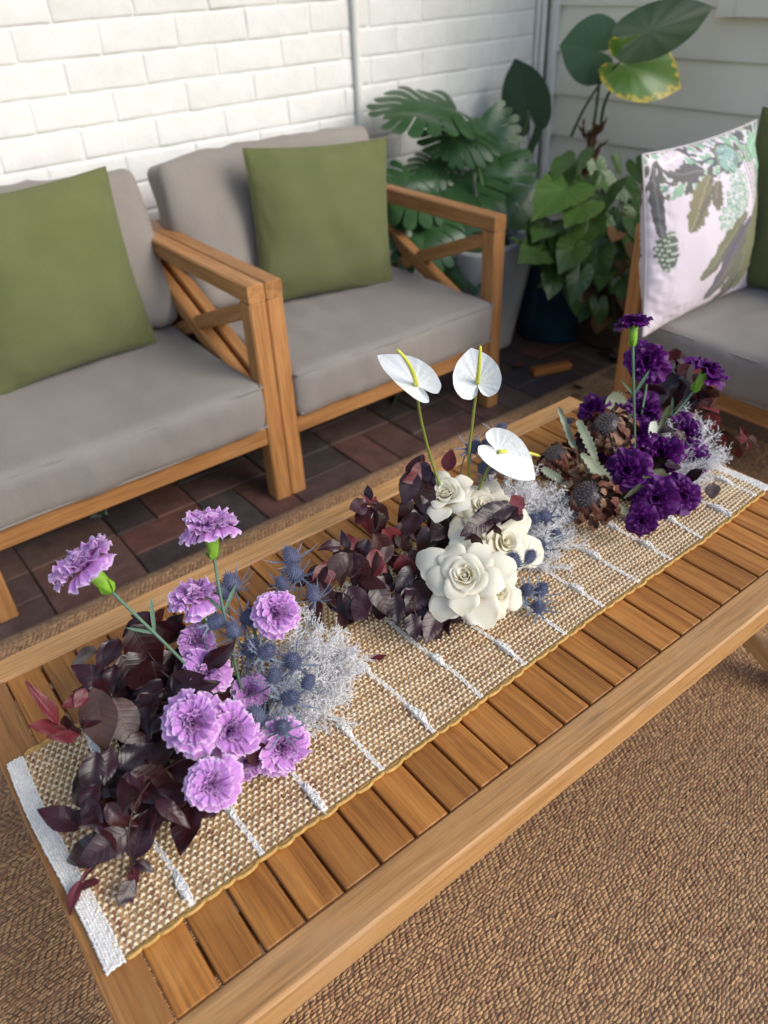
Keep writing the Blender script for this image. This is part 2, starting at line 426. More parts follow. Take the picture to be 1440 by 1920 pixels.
# painted brick wall
WY = 2.13
wall = thing('brick_wall', (1.0, WY, 0), 'white painted brick wall behind the two grey armchairs', 'wall')
def brick_mesh(seed, L=.2370, H=.0848):
    nx, nz = 12, 7; r_ = np.random.default_rng(seed); V = []
    xs = np.concatenate([[-L / 2, -L / 2 + .003], np.linspace(-L / 2 + .010, L / 2 - .010, nx - 4), [L / 2 - .003, L / 2]])
    zs = np.concatenate([[-H / 2, -H / 2 + .003], np.linspace(-H / 2 + .010, H / 2 - .010, nz - 4), [H / 2 - .003, H / 2]])
    for i, x in enumerate(xs):
        for j, z in enumerate(zs):
            e = min(i, nx - 1 - i, j, nz - 1 - j)
            y = (.0044, .0008, 0)[min(e, 2)] + mnoise.noise(Vector((x * 17 + seed * 5, z * 22, seed))) * .0020 + mnoise.noise(Vector((x * 60, z * 60, seed * 3))) * .0008
            wob = .0016 if e < 2 else 0
            V.append((x + r_.uniform(-wob, wob), y, z + r_.uniform(-wob, wob)))
    return mesh('brick', V, grid_faces(nx, nz), True)
bricks = [brick_mesh(k) for k in range(9)]
BL, BH, bz0 = .2385, .0865, .0225
rest = MB()
for row in range(0, 29):
    z = bz0 + BH * (row - .5) + BH / 2
    off = .92 if row % 2 == 0 else .92 - BL / 2          # joint position along x
    k0 = math.floor((-1.5 - off) / BL)
    for k in range(k0, 20):
        x = off + BL * (k + .5)
        if x - BL / 2 < -1.45 or x + BL / 2 > 2.79 + BL * .35: continue
        zz = z - BH / 2 + BH * .5
        vis = x > -.1 and .28 < zz < 1.30
        Mx = Matrix.Translation((x + random.uniform(-.002, .002), WY + random.uniform(-.0015, .001), zz + random.uniform(-.001, .001))) @ Matrix.Rotation(random.uniform(-.006, .006), 4, 'Y') @ Matrix.Rotation(random.uniform(-.008, .008), 4, 'Z')
        if vis: add('brick', random.choice(bricks), M['brick'], wall, Mx)
        else:
            bm_ = random.choice(bricks); vv = np.array([tuple(Mx @ v.co) for v in bm_.vertices])
            rest.put(vv, [tuple(p.vertices) for p in bm_.polygons])
add('outlying_bricks', rest.mesh('outlying_bricks'), M['brick'], wall, None, kind='stuff')
# recessed mortar with a slightly uneven face
nx, nz = 90, 60; xs, zs = np.linspace(-1.5, 2.80, nx), np.linspace(-.02, 2.5, nz)
V = [(x, WY + .0034 + mnoise.noise(Vector((x * 30, z * 30, 2))) * .0016, z) for x in xs for z in zs]
add('mortar', mesh('mortar', V, grid_faces(nx, nz)), M['brick'], wall)

# weatherboard wall at the side of the verandah
WX = 2.80
wb = thing('weatherboard_wall', (WX, 1.0, 0), 'pale sage weatherboard wall with overlapping horizontal boards behind the plants', 'wall')
def board_mesh():
    y0, y1 = .85, 2.125; h = .155; n = 24; V = []
    prof = [(0, .012), (-.016, 0), (-.018, .004), (-.002, h + .01)]
    ys = np.linspace(y0, y1, n)
    prof = [(0, 0.0), (-.0165, 0.0), (-.0185, .003), (-.0185 + .0005, .02), (-.004, h + .012)]
    for y in ys:
        for (x, z) in prof: V.append((x + mnoise.noise(Vector((y * 3, z * 5, 1))) * .0008, y, z))
    return mesh('weatherboard', V, [q for q in grid_faces(n, 5)], False)
wbm = board_mesh()
for k in range(-3, 12):
    z = .5605 + .1555 * k
    if z < -.02: z = z
    add('weatherboard', wbm, M['board'], wb, Matrix.Translation((WX, 0, z)))
add('backing', mesh('backing', [(WX + .001, .85, -.02), (WX + .001, 2.2, -.02), (WX + .001, 2.2, 2.45), (WX + .001, .85, 2.45), (WX + .1, .85, -.02), (WX + .1, 2.2, -.02), (WX + .1, 2.2, 2.45), (WX + .1, .85, 2.45)],
    [(0, 3, 2, 1), (4, 5, 6, 7), (0, 4, 7, 3), (3, 7, 6, 2)], False), M['board'], wb)
ct = thing('corner_trim', (2.765, 2.1, 0), 'white vertical trim posts in the corner between brick and weatherboards', 'trim')
beam('trim_post', (2.772, 2.088, -.01), (2.772, 2.088, 2.45), .030, .03, M['trim'], ct, up=(0, 1, 0), bevel=.004)
beam('trim_strip', (2.738, 2.116, -.01), (2.738, 2.116, 2.45), .026, .02, M['trim'], ct, up=(0, 1, 0), bevel=.008)
beam('trim_strip', (2.708, 2.118, -.01), (2.708, 2.118, 2.45), .016, .018, M['trim'], ct, up=(0, 1, 0), bevel=.006)
cd = thing('wall_conduit', (1.808, 2.118, 0), 'white half round conduit running up the brick wall', 'conduit')
v, f = tube([(1.808, 2.116, z) for z in np.linspace(-.01, 2.45, 8)], .0125, 12)
add('pipe', mesh('pipe', v, f), M['trim'], cd)
for z in (.35, 1.15, 2.0):
    v, f = tube([(1.808, 2.116, z), (1.808, 2.116, z + .02)], .0145, 12); add('clip', mesh('clip', v, f), M['trim'], cd)
wf = thing('window_frame', (2.76, .6, 1.0), 'cream painted window frame corner on the weatherboard wall', 'window frame')
beam('frame_stile', (2.770, 1.325, 1.003), (2.770, 1.325, 2.1), .05, .075, M['board'], wf, up=(0, 1, 0))
beam('frame_sill', (2.768, .88, 1.03), (2.768, 1.286, 1.03), .056, .055, M['board'], wf)
beam('frame_head', (2.770, .88, 2.07), (2.770, 1.286, 2.07), .05, .055, M['board'], wf)
gl = NT('window_glass'); gl.base((.03, .035, .04)); gl.set(.06, .6)
beam('pane', (2.781, 1.083, 1.062), (2.781, 1.083, 2.038), .40, .006, gl.m, wf, up=(1, 0, 0))

# unseen boarded roof, added to block overhead sky and darken the corner
roof = add('added_shade_roof', mesh('added_shade_roof', [(x, y, z) for z in (2.50, 2.58) for (x, y) in ((-2.6, .90), (2.9, .90), (2.9, 2.3), (-2.6, 2.3))], [(3, 2, 1, 0), (4, 5, 6, 7), (0, 1, 5, 4), (1, 2, 6, 5), (2, 3, 7, 6), (3, 0, 4, 7)], False), M['trim'], None, None, **S)
for k in range(13): beam('shade_roof_board', (-2.6 + .001, .96 + k * .1, 2.494), (2.9, .96 + k * .1, 2.494), .094, .010, M['trim'], roof)
# ================================================================== rug
rug = thing('jute_rug', (.6, 0, 0), 'brown herringbone jute rug under the coffee table', 'rug')
RY1 = 1.150
xs, ys = np.linspace(-1.1, 2.15, 30), np.linspace(-1.6, RY1, 30)
top = [(x, y, .004) for x in xs for y in ys]
add('backing', mesh('rug_backing', top, [q[::-1] for q in grid_faces(30, 30)]), M['rug_base'], rug)
ys = (RY1 - .024, RY1 - .020, RY1 - .006, RY1); zs = (.005, .0095, .0095, .003)
V = [(x, y + mnoise.noise(Vector((x * 9, 0, 0))) * .0015, z + mnoise.noise(Vector((x * 60, y * 30, 3))) * .0006) for x in np.linspace(-1.1, 2.15, 200) for y, z in zip(ys, zs)]
add('bound_edge', mesh('bound_edge', V, [q[::-1] for q in grid_faces(200, 4)]), M['rug_base'], rug)
per, rp = .0108, .0049
rows = np.arange(-.80, RY1 - .024, rp); nb = 8
allx, ally = [], []
for j, y in enumerate(rows):
    band, r = divmod(j, nb); sh = (r if band % 2 == 0 else nb - r) * per * .25 + band * .0021
    x = np.arange(-.85 + sh % per, 2.05, per)
    allx.append(x); ally.append(np.full(len(x), y))
gx = np.concatenate(allx); gy = np.concatenate(ally); keep = ~((gx > .1) & (gx < 1.1) & (gy > .12) & (gy < .62)); gx, gy = gx[keep], gy[keep]; ng = len(gx)
gx += rng.normal(0, .0006, ng); gy += rng.normal(0, .0006, ng) + .0012 * np.sin(gx * 9 + gy * 3)
hl = rng.normal(.0055, .0007, ng); hw = rng.normal(.0027, .0003, ng); hh = rng.normal(.0031, .0006, ng); ang = rng.normal(.08, .13, ng)
tpl = []
for sx_ in (-.62, 0, .62):
    for (yy, zz) in ((-1, 0), (-.05, 1), (1, 0)): tpl.append((sx_, yy * (1 if sx_ == 0 else .86), zz * (1 if sx_ == 0 else .82)))
tpl += [(-1.05, 0, .05), (1.05, 0, .05)]
tpl = np.array(tpl)
lx = tpl[None, :, 0] * hl[:, None]; ly = tpl[None, :, 1] * hw[:, None]; lz = .0035 + tpl[None, :, 2] * hh[:, None]
ca, sa = np.cos(ang)[:, None], np.sin(ang)[:, None]
vx = gx[:, None] + lx * ca - ly * sa; vy = gy[:, None] + lx * sa + ly * ca
V = np.stack([vx, vy, lz], 2).reshape(-1, 3)
tf = np.array([(0, 3, 4), (0, 4, 1), (1, 4, 5), (1, 5, 2), (3, 6, 7), (3, 7, 4), (4, 7, 8), (4, 8, 5), (9, 0, 1), (9, 1, 2), (10, 7, 6), (10, 8, 7)])
Fa = (tf[None] + (np.arange(ng) * 11)[:, None, None]).reshape(-1, 3)
cA, cB, cC = np.array(lin(196, 155, 110)), np.array(lin(144, 106, 74)), np.array(lin(160, 117, 86))
w1 = rng.random(ng)[:, None]; w2 = (rng.random(ng) < .16)[:, None]
patch = np.clip(.5 + .5 * np.sin(gx * 5.1 + 1.3 * np.sin(gy * 6)) * np.cos(gy * 4.3), 0, 1)[:, None] * .25
gc = cA * (1 - w1 * .75) + cB * w1 * .75; gc = np.where(w2, cC, gc) * (.92 + patch)
C4 = np.repeat(gc, 11, axis=0)
add('woven_strands', mesh('woven_strands', V, Fa, True, colr=C4), M['rug'], rug, None, kind='stuff')

# ================================================================== coffee table
TT = .40; RW = .0475; NX = 24 * .05; NYW = .5575
tb = thing('coffee_table', (.6, .28, 0), 'long teak slatted coffee table carrying the runner and flowers', 'table')
zr = TT - .0235
beam('rail', (-RW, -RW / 2, zr), (NX + RW, -RW / 2, zr), RW, .047, M['teak_rail'], tb, bevel=.0035)
beam('rail', (-RW, NYW + RW / 2, zr), (NX + RW, NYW + RW / 2, zr), RW, .047, M['teak_rail'], tb, bevel=.0035)
M['teak_end'] = wood('teak_end', (.33, .13, .035), (.44, .19, .055), (.52, .25, .085), .5, (.40, .19, .07))
beam('rail', (-RW / 2, .0006, zr), (-RW / 2, NYW - .0006, zr), RW, .0466, M['teak_end'], tb, bevel=.002)
beam('rail', (NX + RW / 2, .0006, zr), (NX + RW / 2, NYW - .0006, zr), RW, .0466, M['teak_end'], tb, bevel=.002)
for k in range(24):
    x = .05 * (k + .5); dz = random.uniform(-.0006, .0004)
    beam('slat', (x, .001, TT - .0105 + dz), (x, NYW - .001, TT - .0105 + dz), .0462, .018, M['teak_slat'], tb, bevel=.0016)
for y in (.05, NYW / 2, NYW - .05):
    beam('bearer', (0.002, y, TT - .036), (NX - .002, y, TT - .036), .03, .032, M['teak_slat'], tb)
for x in (-RW / 2, NX + RW / 2):
    for y in (-RW / 2, NYW + RW / 2):
        beam('leg', (x, y, .006), (x, y, TT - .048), .046, .046, M['teak_rail'], tb, up=(0, 1, 0))
    for s_ in (0, 1):
        ya, yb = (.003, NYW - .003) if s_ == 0 else (NYW - .003, .003)
        beam('cross_brace', (x + (s_ - .5) * .022, ya, .05), (x + (s_ - .5) * .022, yb, TT - .062), .021, .045, M['teak_rail'], tb)

# ================================================================== woven runner
rn = thing('table_runner', (.6, .25, TT), 'woven jute and cream table runner with white knotted stripes', 'table runner')
def RP(s, t, z=0.0):
    """s along the runner (m, from its left end), t across 0 near .. 1 far"""
    x = -.022 + s + .0035 * math.sin(t * 5 + 1) ; n = .083 + .030 * s + .0018 * math.sin(s * 11); fr = .400 + .012 * s + .0015 * math.sin(s * 9 + 2)
    return (x, n + (fr - n) * t, TT + .0022 + z + .0010 * math.sin(s * 17 + t * 6))
RL = 1.235; NC = 43; pw = .00445
ns = int(RL / pw)
wd = .3174
# cotton cords (warp, along the runner)
seg = 6; npt = ns // 2 * seg + 1
sv = np.linspace(0, RL, npt); sides = 5; thk = np.arange(sides) * 2 * math.pi / sides + .3
def RPv(s, t):
    x = -.022 + s + .0035 * np.sin(t * 5 + 1); n = .083 + .030 * s + .0018 * np.sin(s * 11); fr = .400 + .012 * s + .0015 * np.sin(s * 9 + 2)
    return x, n + (fr - n) * t, TT + .0022 + .0010 * np.sin(s * 17 + t * 6)
VV, FF, CC = [], [], []; base = 0
for c in range(NC):
    t = (c + .5) / NC; ph = math.pi * (c % 2)
    dev = .0006 * np.sin(sv * 37 + c * 1.7) + .0005 * np.sin(sv * 90 + c * 2.3)
    x, y, z = RPv(sv, np.full(npt, t)); y = y + dev
    wv = np.cos(sv / pw * math.pi + ph); zc = z + .0013 + .0024 * wv
    slope = -np.sin(sv / pw * math.pi + ph)
    rad = .00150 + .00025 * np.sin(sv * 23 + c)
    ring = np.stack([x[:, None] + 0 * thk[None], y[:, None] + rad[:, None] * 1.55 * np.cos(thk)[None], zc[:, None] + rad[:, None] * np.sin(thk)[None]], 2)
    VV.append(ring.reshape(-1, 3))
    ii, jj = np.meshgrid(np.arange(npt - 1), np.arange(sides), indexing='ij'); j2 = (jj + 1) % sides
    FF.append(np.stack([ii * sides + jj, (ii + 1) * sides + jj, (ii + 1) * sides + j2, ii * sides + j2], 2).reshape(-1, 4) + base); base += npt * sides
    cc = np.array(lin(232, 212, 178)) * (1 + .10 * rng.normal(0, 1, (npt, 1)) * 0 + .06 * np.sin(sv * 31 + c * 4)[:, None])
    CC.append(np.repeat(cc, sides, axis=0))
add('cotton_cords', mesh('cotton_cords', np.vstack(VV), np.vstack(FF), True, colr=np.vstack(CC)), M['cord'], rn, None, kind='stuff')
# jute strips (weft, across the runner)
VV, FF, CC = [], [], []; base = 0; npt = NC * 3 + 1; tv = np.linspace(0, 1, npt); prof = np.array([(-1, -.25), (-.45, .6), (.45, .6), (1, -.25)])
for k in range(ns):
    s = (k + .5) * pw + rng.normal(0, .00025)
    x, y, z = RPv(np.full(npt, s) + .0004 * np.sin(tv * 40 + k), tv)
    ph = math.pi * (k % 2)
    wv = np.cos(tv * NC * math.pi + math.pi * .5 * 0 + ph + math.pi * .5 - math.pi * .5)
    # between cords: passes over where the cord passes under
    cidx = tv * NC - .5; wv = np.cos(cidx * math.pi + ph + math.pi)
    zc = z + .0008 + .0009 * -wv
    ring = np.stack([x[:, None] + prof[None, :, 0] * pw * .50, y[:, None] + 0 * prof[None, :, 0], zc[:, None] + prof[None, :, 1] * .0013], 2)
    VV.append(ring.reshape(-1, 3))
    ii, jj = np.meshgrid(np.arange(npt - 1), np.arange(3), indexing='ij')
    FF.append(np.stack([ii * 4 + jj, ii * 4 + jj + 1, (ii + 1) * 4 + jj + 1, (ii + 1) * 4 + jj], 2).reshape(-1, 4) + base); base += npt * 4
    b0 = np.array(lin(190, 152, 108)) * rng.uniform(.82, 1.10); 
    if rng.random() < .08: b0 = np.array(lin(160, 112, 84))
    vary = (1 + .22 * np.sin(tv * 21 + k * 1.3) * rng.random())[:, None]
    CC.append(np.repeat(b0 * vary, 4, axis=0))
add('jute_strips', mesh('jute_strips', np.vstack(VV), np.vstack(FF), True, colr=np.vstack(CC)), M['jute'], rn, None, kind='stuff')
V = []
for i in range(80):
    for j in range(12): p = RP(RL * i / 79, j / 11); V.append((p[0], p[1], p[2] - .0012))
add('backing', mesh('backing', V, [q[::-1] for q in grid_faces(80, 12)]), plain('runner_backing', lin(164, 128, 86), .9, .2, .2, 200), rn)
# white end bands
def band(s0, s1):
    """chunky knitted band: a padded strip covered in small twisted stitches"""
    mb = MB(); ns_, nt = 6, 90; V = []
    for i in range(ns_):
        for j in range(nt):
            p = RP(s0 + (s1 - s0) * i / (ns_ - 1), -.012 + 1.02 * j / (nt - 1)); V.append((p[0], p[1], p[2] + (.0025 if 0 < i < ns_ - 1 else -.0015)))
    mb.put(V, [q[::-1] for q in grid_faces(ns_, nt)])
    na, nt = 7, 108; st = np.array([(-1, 0, 0), (-.4, -.55, .5), (-.4, .55, .5), (0, 0, 1), (.4, -.55, .5), (.4, .55, .5), (1, 0, 0), (0, -1, 0), (0, 1, 0)])
    fs = [(0, 1, 3), (0, 3, 2), (1, 4, 3), (2, 3, 5), (4, 6, 3), (5, 3, 6), (0, 7, 1), (7, 4, 1), (7, 6, 4), (0, 2, 8), (8, 2, 5), (8, 5, 6)]
    for i in range(na):
        for j in range(nt):
            p = RP(s0 + (s1 - s0) * (i + .5) / na, -.012 + 1.02 * (j + .5 * (i % 2) + .25) / nt); a = (.6 if i % 2 else -.6) + random.uniform(-.25, .25); ca_, sa_ = math.cos(a), math.sin(a)
            q = st * np.array((.0027, .0015, .0026)) * random.uniform(.85, 1.2)
            mb.put(np.stack([p[0] + q[:, 0] * ca_ - q[:, 1] * sa_ + random.uniform(-.0004, .0004), p[1] + q[:, 0] * sa_ + q[:, 1] * ca_, p[2] + .0022 + q[:, 2]], 1), fs)
    return mb.mesh('end_band')
add('end_band', band(-.017, .004), M['white_yarn'], rn); add('end_band', band(RL - .003, RL + .017), M['white_yarn'], rn)
# white stripes with knotted tufts
def rope(pts, r, tw=70, amp=.28, sides=9):
    n = len(pts); v, f = tube(pts, r, sides); v = np.array(v); P = np.array([tuple(p) for p in pts])
    for i in range(n):
        for k in range(sides):
            q = v[i * sides + k]; a = 2 * math.pi * k / sides
            g = 1 + amp * math.sin(3 * a + i * tw * .01) + .18 * mnoise.noise(Vector(q) * 700)
            v[i * sides + k] = P[i] + (q - P[i]) * g
    return v, f
for k in range(14):
    s = .082 + .0865 * k
    pts = [Vector(RP(s + .0012 * math.sin(t * 14 + k), t, .0030)) for t in np.linspace(0.0, 1.0, 150)]
    mb = MB()
    for o in (-1, 0, 1):
        pp = [Vector((p.x + o * .0021 + .0004 * math.sin(i * .9 + o), p.y, p.z - .0008 + .0006 * math.sin(i * 1.1 + o * 2))) for i, p in enumerate(pts)]
        mb.put(*rope(pp, .0014, 120, .2, 6))
    st = add('stripe', mb.mesh('stripe'), M['white_yarn'], rn)
    spots = [(random.uniform(.05, .17), random.uniform(.10, .18)), (random.uniform(.40, .55), random.uniform(.10, .16)), (random.uniform(.72, .86), random.uniform(.09, .15))] if k % 2 == 0 else [(random.uniform(.20, .34), random.uniform(.10, .18)), (random.uniform(.60, .74), random.uniform(.09, .15))]
    for (tc, hl_) in spots:                                 # loose yarn gathered into a soft tuft
        mb = MB(); n = 34
        core = [Vector(RP(s, t, .0036)) for t in np.linspace(tc - hl_ * .42, tc + hl_ * .42, 14)]; v, f = tube(core, [.0008 + .0036 * (max(0, 1 - ((i / 13) * 2 - 1) ** 2) ** .5) for i in range(14)], 8); mb.put(v, f)
        for q in range(16):
            p1_, p2_, f1, f2 = random.uniform(0, 6), random.uniform(0, 6), random.uniform(5, 13), random.uniform(5, 12); a0, a1 = sorted((random.uniform(-.5, .15), random.uniform(-.15, .5))); pts2 = []
            for i in range(n):
                w_ = a0 + (a1 - a0) * i / (n - 1); amp = .0046 * max(0, 1 - (w_ * 2) ** 2) ** .5; b_ = RP(s, tc + hl_ * w_, .0038)
                pts2.append((b_[0] + amp * math.sin(i / n * f1 + p1_), b_[1] + .0012 * math.sin(i * .8 + p1_), b_[2] + max(-.002, amp * (.35 + .8 * math.sin(i / n * f2 + p2_)))))
            v, f = tube(pts2, .00085, 5, False); mb.put(v, f)
        add('tuft', mb.mesh('tuft'), M['white_yarn'], st)
# golden looped edges
for side in (0, 1):
    mb = MB(); s = 0.006
    while s < RL - .02:
        L = random.uniform(.016, .030); h = random.uniform(.004, .0075) * (1 if side == 0 else -1)
        pts = []; 
        for q in np.linspace(0, math.pi, 9):
            p = RP(s + L * (1 - math.cos(q)) / 2, side, .001); pts.append((p[0], p[1] - h * math.sin(q) ** .7, p[2] + .0012 * math.sin(q)))
        v, f = tube(pts, [.0015] + [.0026] * 7 + [.0015], 6); mb.put(v, f)
        pb = [RP(s + L * q, side, .0) for q in (0, .33, .66, 1)]; v, f = tube([(p[0], p[1] - h * .35, p[2] + .0005) for p in pb], .0030, 6); mb.put(v, f)
        s += L * .96
    add('looped_edge', mb.mesh('looped_edge'), M['gold_edge'], rn, None, kind='stuff')

# ================================================================== armchairs
def make_chair(loc, rz, label):
    R = thing('armchair', loc, label, 'armchair', None, rz); T = WM[R]
    def bm(name, a, b, w, h, up=(0, 0, 1), bevel=.004): return beam_l(name, a, b, w, h, up, bevel)
    def beam_l(name, a, b, w, h, up, bevel):
        a, b = Vector(a), Vector(b); L = (b - a).length; key = (round(L, 4), w, h, bevel)
        if key not in _beam: _beam[key] = beam_mesh('board', L, w, h, bevel)
        return add(name, _beam[key], M['teak_chair'], R, T @ frame((a + b) / 2, x=b - a, z=up))
    for x in (.0235, .7765):
        bm('front_leg', (x, .026, 0), (x, .026, .5595), .046, .052, (0, 1, 0))
        bm('rear_leg', (x, .715, 0), (x, .715, .5595), .046, .052, (0, 1, 0))
        bm('armrest', (x, 0, .5825), (x, .742, .5825), .0465, .045)
        sgn = 1 if x < .4 else -1
        bm('side_rail', (x, .053, .205), (x, .688, .205), .030, .05)
        bm('cross_brace', (x, .056, .262), (x, .686, .533), .036, .044)
        bm('cross_brace', (x, .054, .530), (x, .352, .412), .034, .040); bm('cross_brace', (x, .394, .393), (x, .687, .266), .034, .040)
    bm('front_rail', (.0475, .022, .204), (.7525, .022, .204), .034, .050)
    bm('rear_rail', (.0475, .715, .204), (.7525, .715, .204), .034, .050)
    bm('back_rail', (.0475, .722, .578), (.7525, .722, .578), .028, .045)
    for z in (.30, .385, .47): bm('back_slat', (.0475, .722, z), (.7525, .722, z), .016, .045)
    for k in range(7): bm('seat_slat', (.11 + k * .097, .04, .215), (.11 + k * .097, .697, .215), .06, .014)
    seed = abs(hash(label)) % 7 if False else len(label) % 11
    v, f = soft_box(.716, .715, .134, .026, (44, 30, 8), (.004, .012, .008), .0060, seed, 6, .008, .0045)
    v[:, 2] += .297; v[:, 0] += .4; v[:, 1] += .343
    sc_ = add('seat_cushion', mesh('seat_cushion', v, f), M['cushion'], R, T)
    # welt seams round the seat cushion
    for z in (.352, .242):
        loop = [(.050, -.012), (.750, -.012), (.750, .694), (.050, .694)]; pts = []
        for q in range(4):
            a, b = loop[q], loop[(q + 1) % 4]
            for t in np.linspace(0, 1, 14)[:-1]: pts.append((a[0] + (b[0] - a[0]) * t, a[1] + (b[1] - a[1]) * t, z + .002 * math.sin(t * 9 + q)))
        pts.append(pts[0]); v_, f_ = tube(pts, .0030, 6, False); add('piping', mesh('piping', v_, f_), M['cushion'], sc_, T)
    v, f = soft_box(.735, .160, .420, .034, (30, 8, 20), (.006, .022, .010), .0115, seed + 3, 6.0)
    # slump: the top leans back against the rail
    v[:, 1] *= (1 - .15 * (v[:, 2] / .21))
    ang = math.radians(-15); c_, s_ = math.cos(ang), math.sin(ang)
    y, z = v[:, 1].copy(), v[:, 2].copy(); v[:, 1] = y * c_ - z * s_; v[:, 2] = y * s_ + z * c_
    v += np.array((.405, .602, .568))
    add('back_cushion', mesh('back_cushion', v, f), M['cushion'], R, T)
    return R
make_chair((.048, 1.2125, 0), 0, 'teak armchair with grey cushions, one arm against the other grey armchair, farthest from the plants')
make_chair((.849, 1.2125, 0), 0, 'teak armchair with grey cushions standing beside the potted monstera')
make_chair((1.80, .885, .006), -math.pi / 2, 'teak armchair with grey cushions holding the botanical print pillow')

# ------------------------------------------------------------------ pillows
def pillow_mesh(w, h, T, seed, n=46, pinch=.05):
    V = []; F = []; uv = []
    for side in (1, -1):
        b = len(V)
        for i in range(n):
            for j in range(n):
                u = -math.cos(math.pi * i / (n - 1)) * .5 - .0; t = -math.cos(math.pi * j / (n - 1)) * .5
                U, W_ = 2 * u, 2 * t
                x = u * w * (1 - pinch * (1 - W_ ** 2) * abs(U) ** 2); y = t * h * (1 - pinch * (1 - U ** 2) * abs(W_) ** 2)
                th = T * (max(0, 1 - U ** 2) ** .55) * (max(0, 1 - W_ ** 2) ** .55)
                ed = max(abs(U), abs(W_)) ** 6
                wr = .0085 * mnoise.noise(Vector((u * 5 + seed, t * 5, side))) + ed * .013 * mnoise.noise(Vector((u * 26 + seed, t * 26, side * 3)))
                fold = -.010 * max(0, 1 - abs(math.hypot(abs(U) - 1, abs(W_) - 1) * 1.7 - .45) * 3)
                z = side * (th + (wr + fold) * (th / T) ** .5)
                V.append((x, y, z)); uv.append((u + .5, t + .5))
        g = grid_faces(n, n)
        F += [tuple(b + k for k in (q[::-1] if side > 0 else q)) for q in g]
    return V, F, uv
def place_pillow(name, c, xdir, up, label, material, seed, w=.45, h=.43, T=.062, me=None):
    xd = Vector(xdir).normalized(); u = Vector(up); u = (u - xd * u.dot(xd)).normalized(); z = xd.cross(u)
    if z.dot(CAM - Vector(c)) < 0: pass
    Mx = Matrix(((xd.x, u.x, z.x, c[0]), (xd.y, u.y, z.y, c[1]), (xd.z, u.z, z.z, c[2]), (0, 0, 0, 1)))
    V, F, uv = pillow_mesh(w, h, T, seed)
    m = me or mesh(name, V, F, True, uv=uv)
    o = add(name, m, material, None, Mx, label=label, category='pillow')
    # piped seam
    pts = []; n = 22
    for a, b in (((-1, -1), (1, -1)), ((1, -1), (1, 1)), ((1, 1), (-1, 1)), ((-1, 1), (-1, -1))):
        for t in np.linspace(0, 1, n)[:-1]:
            U = a[0] + (b[0] - a[0]) * t; W_ = a[1] + (b[1] - a[1]) * t
            pts.append((U / 2 * w * (1 - .05 * (1 - W_ ** 2) * U * U), W_ / 2 * h * (1 - .05 * (1 - U ** 2) * W_ * W_), 0))
    pts.append(pts[0]); v, f = tube(pts, .0028, 6, False)
    add('seam', mesh('seam', v, f, True, colr=np.tile(np.array(lin(190, 182, 178)), (len(v), 1))), material, o, Mx)
    return o
place_pillow('green_pillow', (.478, 1.640, .588), (1, .06, .02), (.03, .11, 1), 'olive green pillow on the armchair farthest from the plants', M['green'], 1, .455, .455, .085)
place_pillow('green_pillow', (1.300, 1.632, .574), (1, -.20, -.055), (.0, .12, 1), 'olive green pillow on the armchair beside the monstera', M['green'], 5, .445, .43, .078)
place_pillow('green_pillow', (2.262, .625, .600), (.12, -1, 0), (.18, .02, 1), 'olive green pillow tucked behind the botanical print pillow', M['green'], 9, .47, .47, .07)
# botanical print on the pale pillow
n = 150
V, F, uv = pillow_mesh(.505, .445, .082, 3, n)
U = np.array(uv); a, b = U[:, 0], U[:, 1]
colr = np.tile(np.array(lin(216, 204, 210)), (len(U), 1))
def paint(mask, c): colr[mask] = np.array(lin(*c))
def leafp(x0, y0, x1, y1, w, c, c2=None, stripes=0):
    dx, dy = x1 - x0, y1 - y0; L2 = dx * dx + dy * dy; L = math.sqrt(L2)
    t = ((a - x0) * dx + (b - y0) * dy) / L2; d = ((a - x0) * -dy + (b - y0) * dx) / L + .012 * np.sin(t * 5)
    wid = w * np.sqrt(np.clip(np.sin(np.clip(t, 0, 1) * math.pi), 0, 1)) * (1 + .12 * np.sin(t * 34))
    ins = (t > 0) & (t < 1) & (np.abs(d) < wid)
    paint(ins, c)
    if c2: paint(ins & (d > 0) & (np.sin(t * 9 + d * 90) > -.3), c2)
    paint(ins & (np.abs(d) < .004), tuple(min(255, x + 40) for x in c))
    if stripes: paint(ins & (np.abs(np.sin(t * stripes + np.abs(d) * 30)) < .35), (190, 205, 180))
nz = np.array([mnoise.noise(Vector((x * 9, y * 11, 4))) for x, y in zip(a, b)]); nz2 = np.array([mnoise.noise(Vector((x * 20, y * 16, 9))) for x, y in zip(a, b)])
topm = b + .09 * nz > .80 - .06 * np.sin(a * 5)
paint(topm & (nz2 > .12), (92, 96, 62)); paint(topm & (nz2 < -.1), (128, 168, 136)); paint(topm & (np.abs(nz + .08) < .07), (56, 58, 74)); paint(topm & (nz2 > .3), (60, 70, 56))
d = np.hypot((a - .56), (b - .88) * 1.1); paint((d < .085) & (np.sin(a * 260) * np.sin(b * 240) > -.1), (120, 160, 150)); paint((d < .10) & (d > .086), (80, 92, 60))
leafp(1.02, .98, .86, .55, .10, (126, 170, 134), (150, 190, 152)); leafp(1.0, .92, .72, .84, .05, (128, 172, 138))
for k, o in enumerate((0, .035, .07, .105)):
    cx = .66 + o + .16 * (np.clip((.92 - b) / .45, 0, 1)) ** .8; paint((np.abs(cx - a) < .006) & (b < .9) & (b > .46), (104, 100, 76))
for (cx, cy, r) in ((.50, .56, .085), (.62, .585, .075), (.55, .67, .07), (.65, .72, .07), (.58, .775, .06), (.68, .64, .05)):
    rr = np.hypot(a - cx, b - cy); th = np.arctan2(b - cy, a - cx); q = np.abs(np.cos(th * 4 + cx * 20))
    paint((rr < r * (.55 + .45 * q)) & (q > .45), (118, 156, 132)); paint((rr < r * .8) & (q > .93), (196, 212, 196))
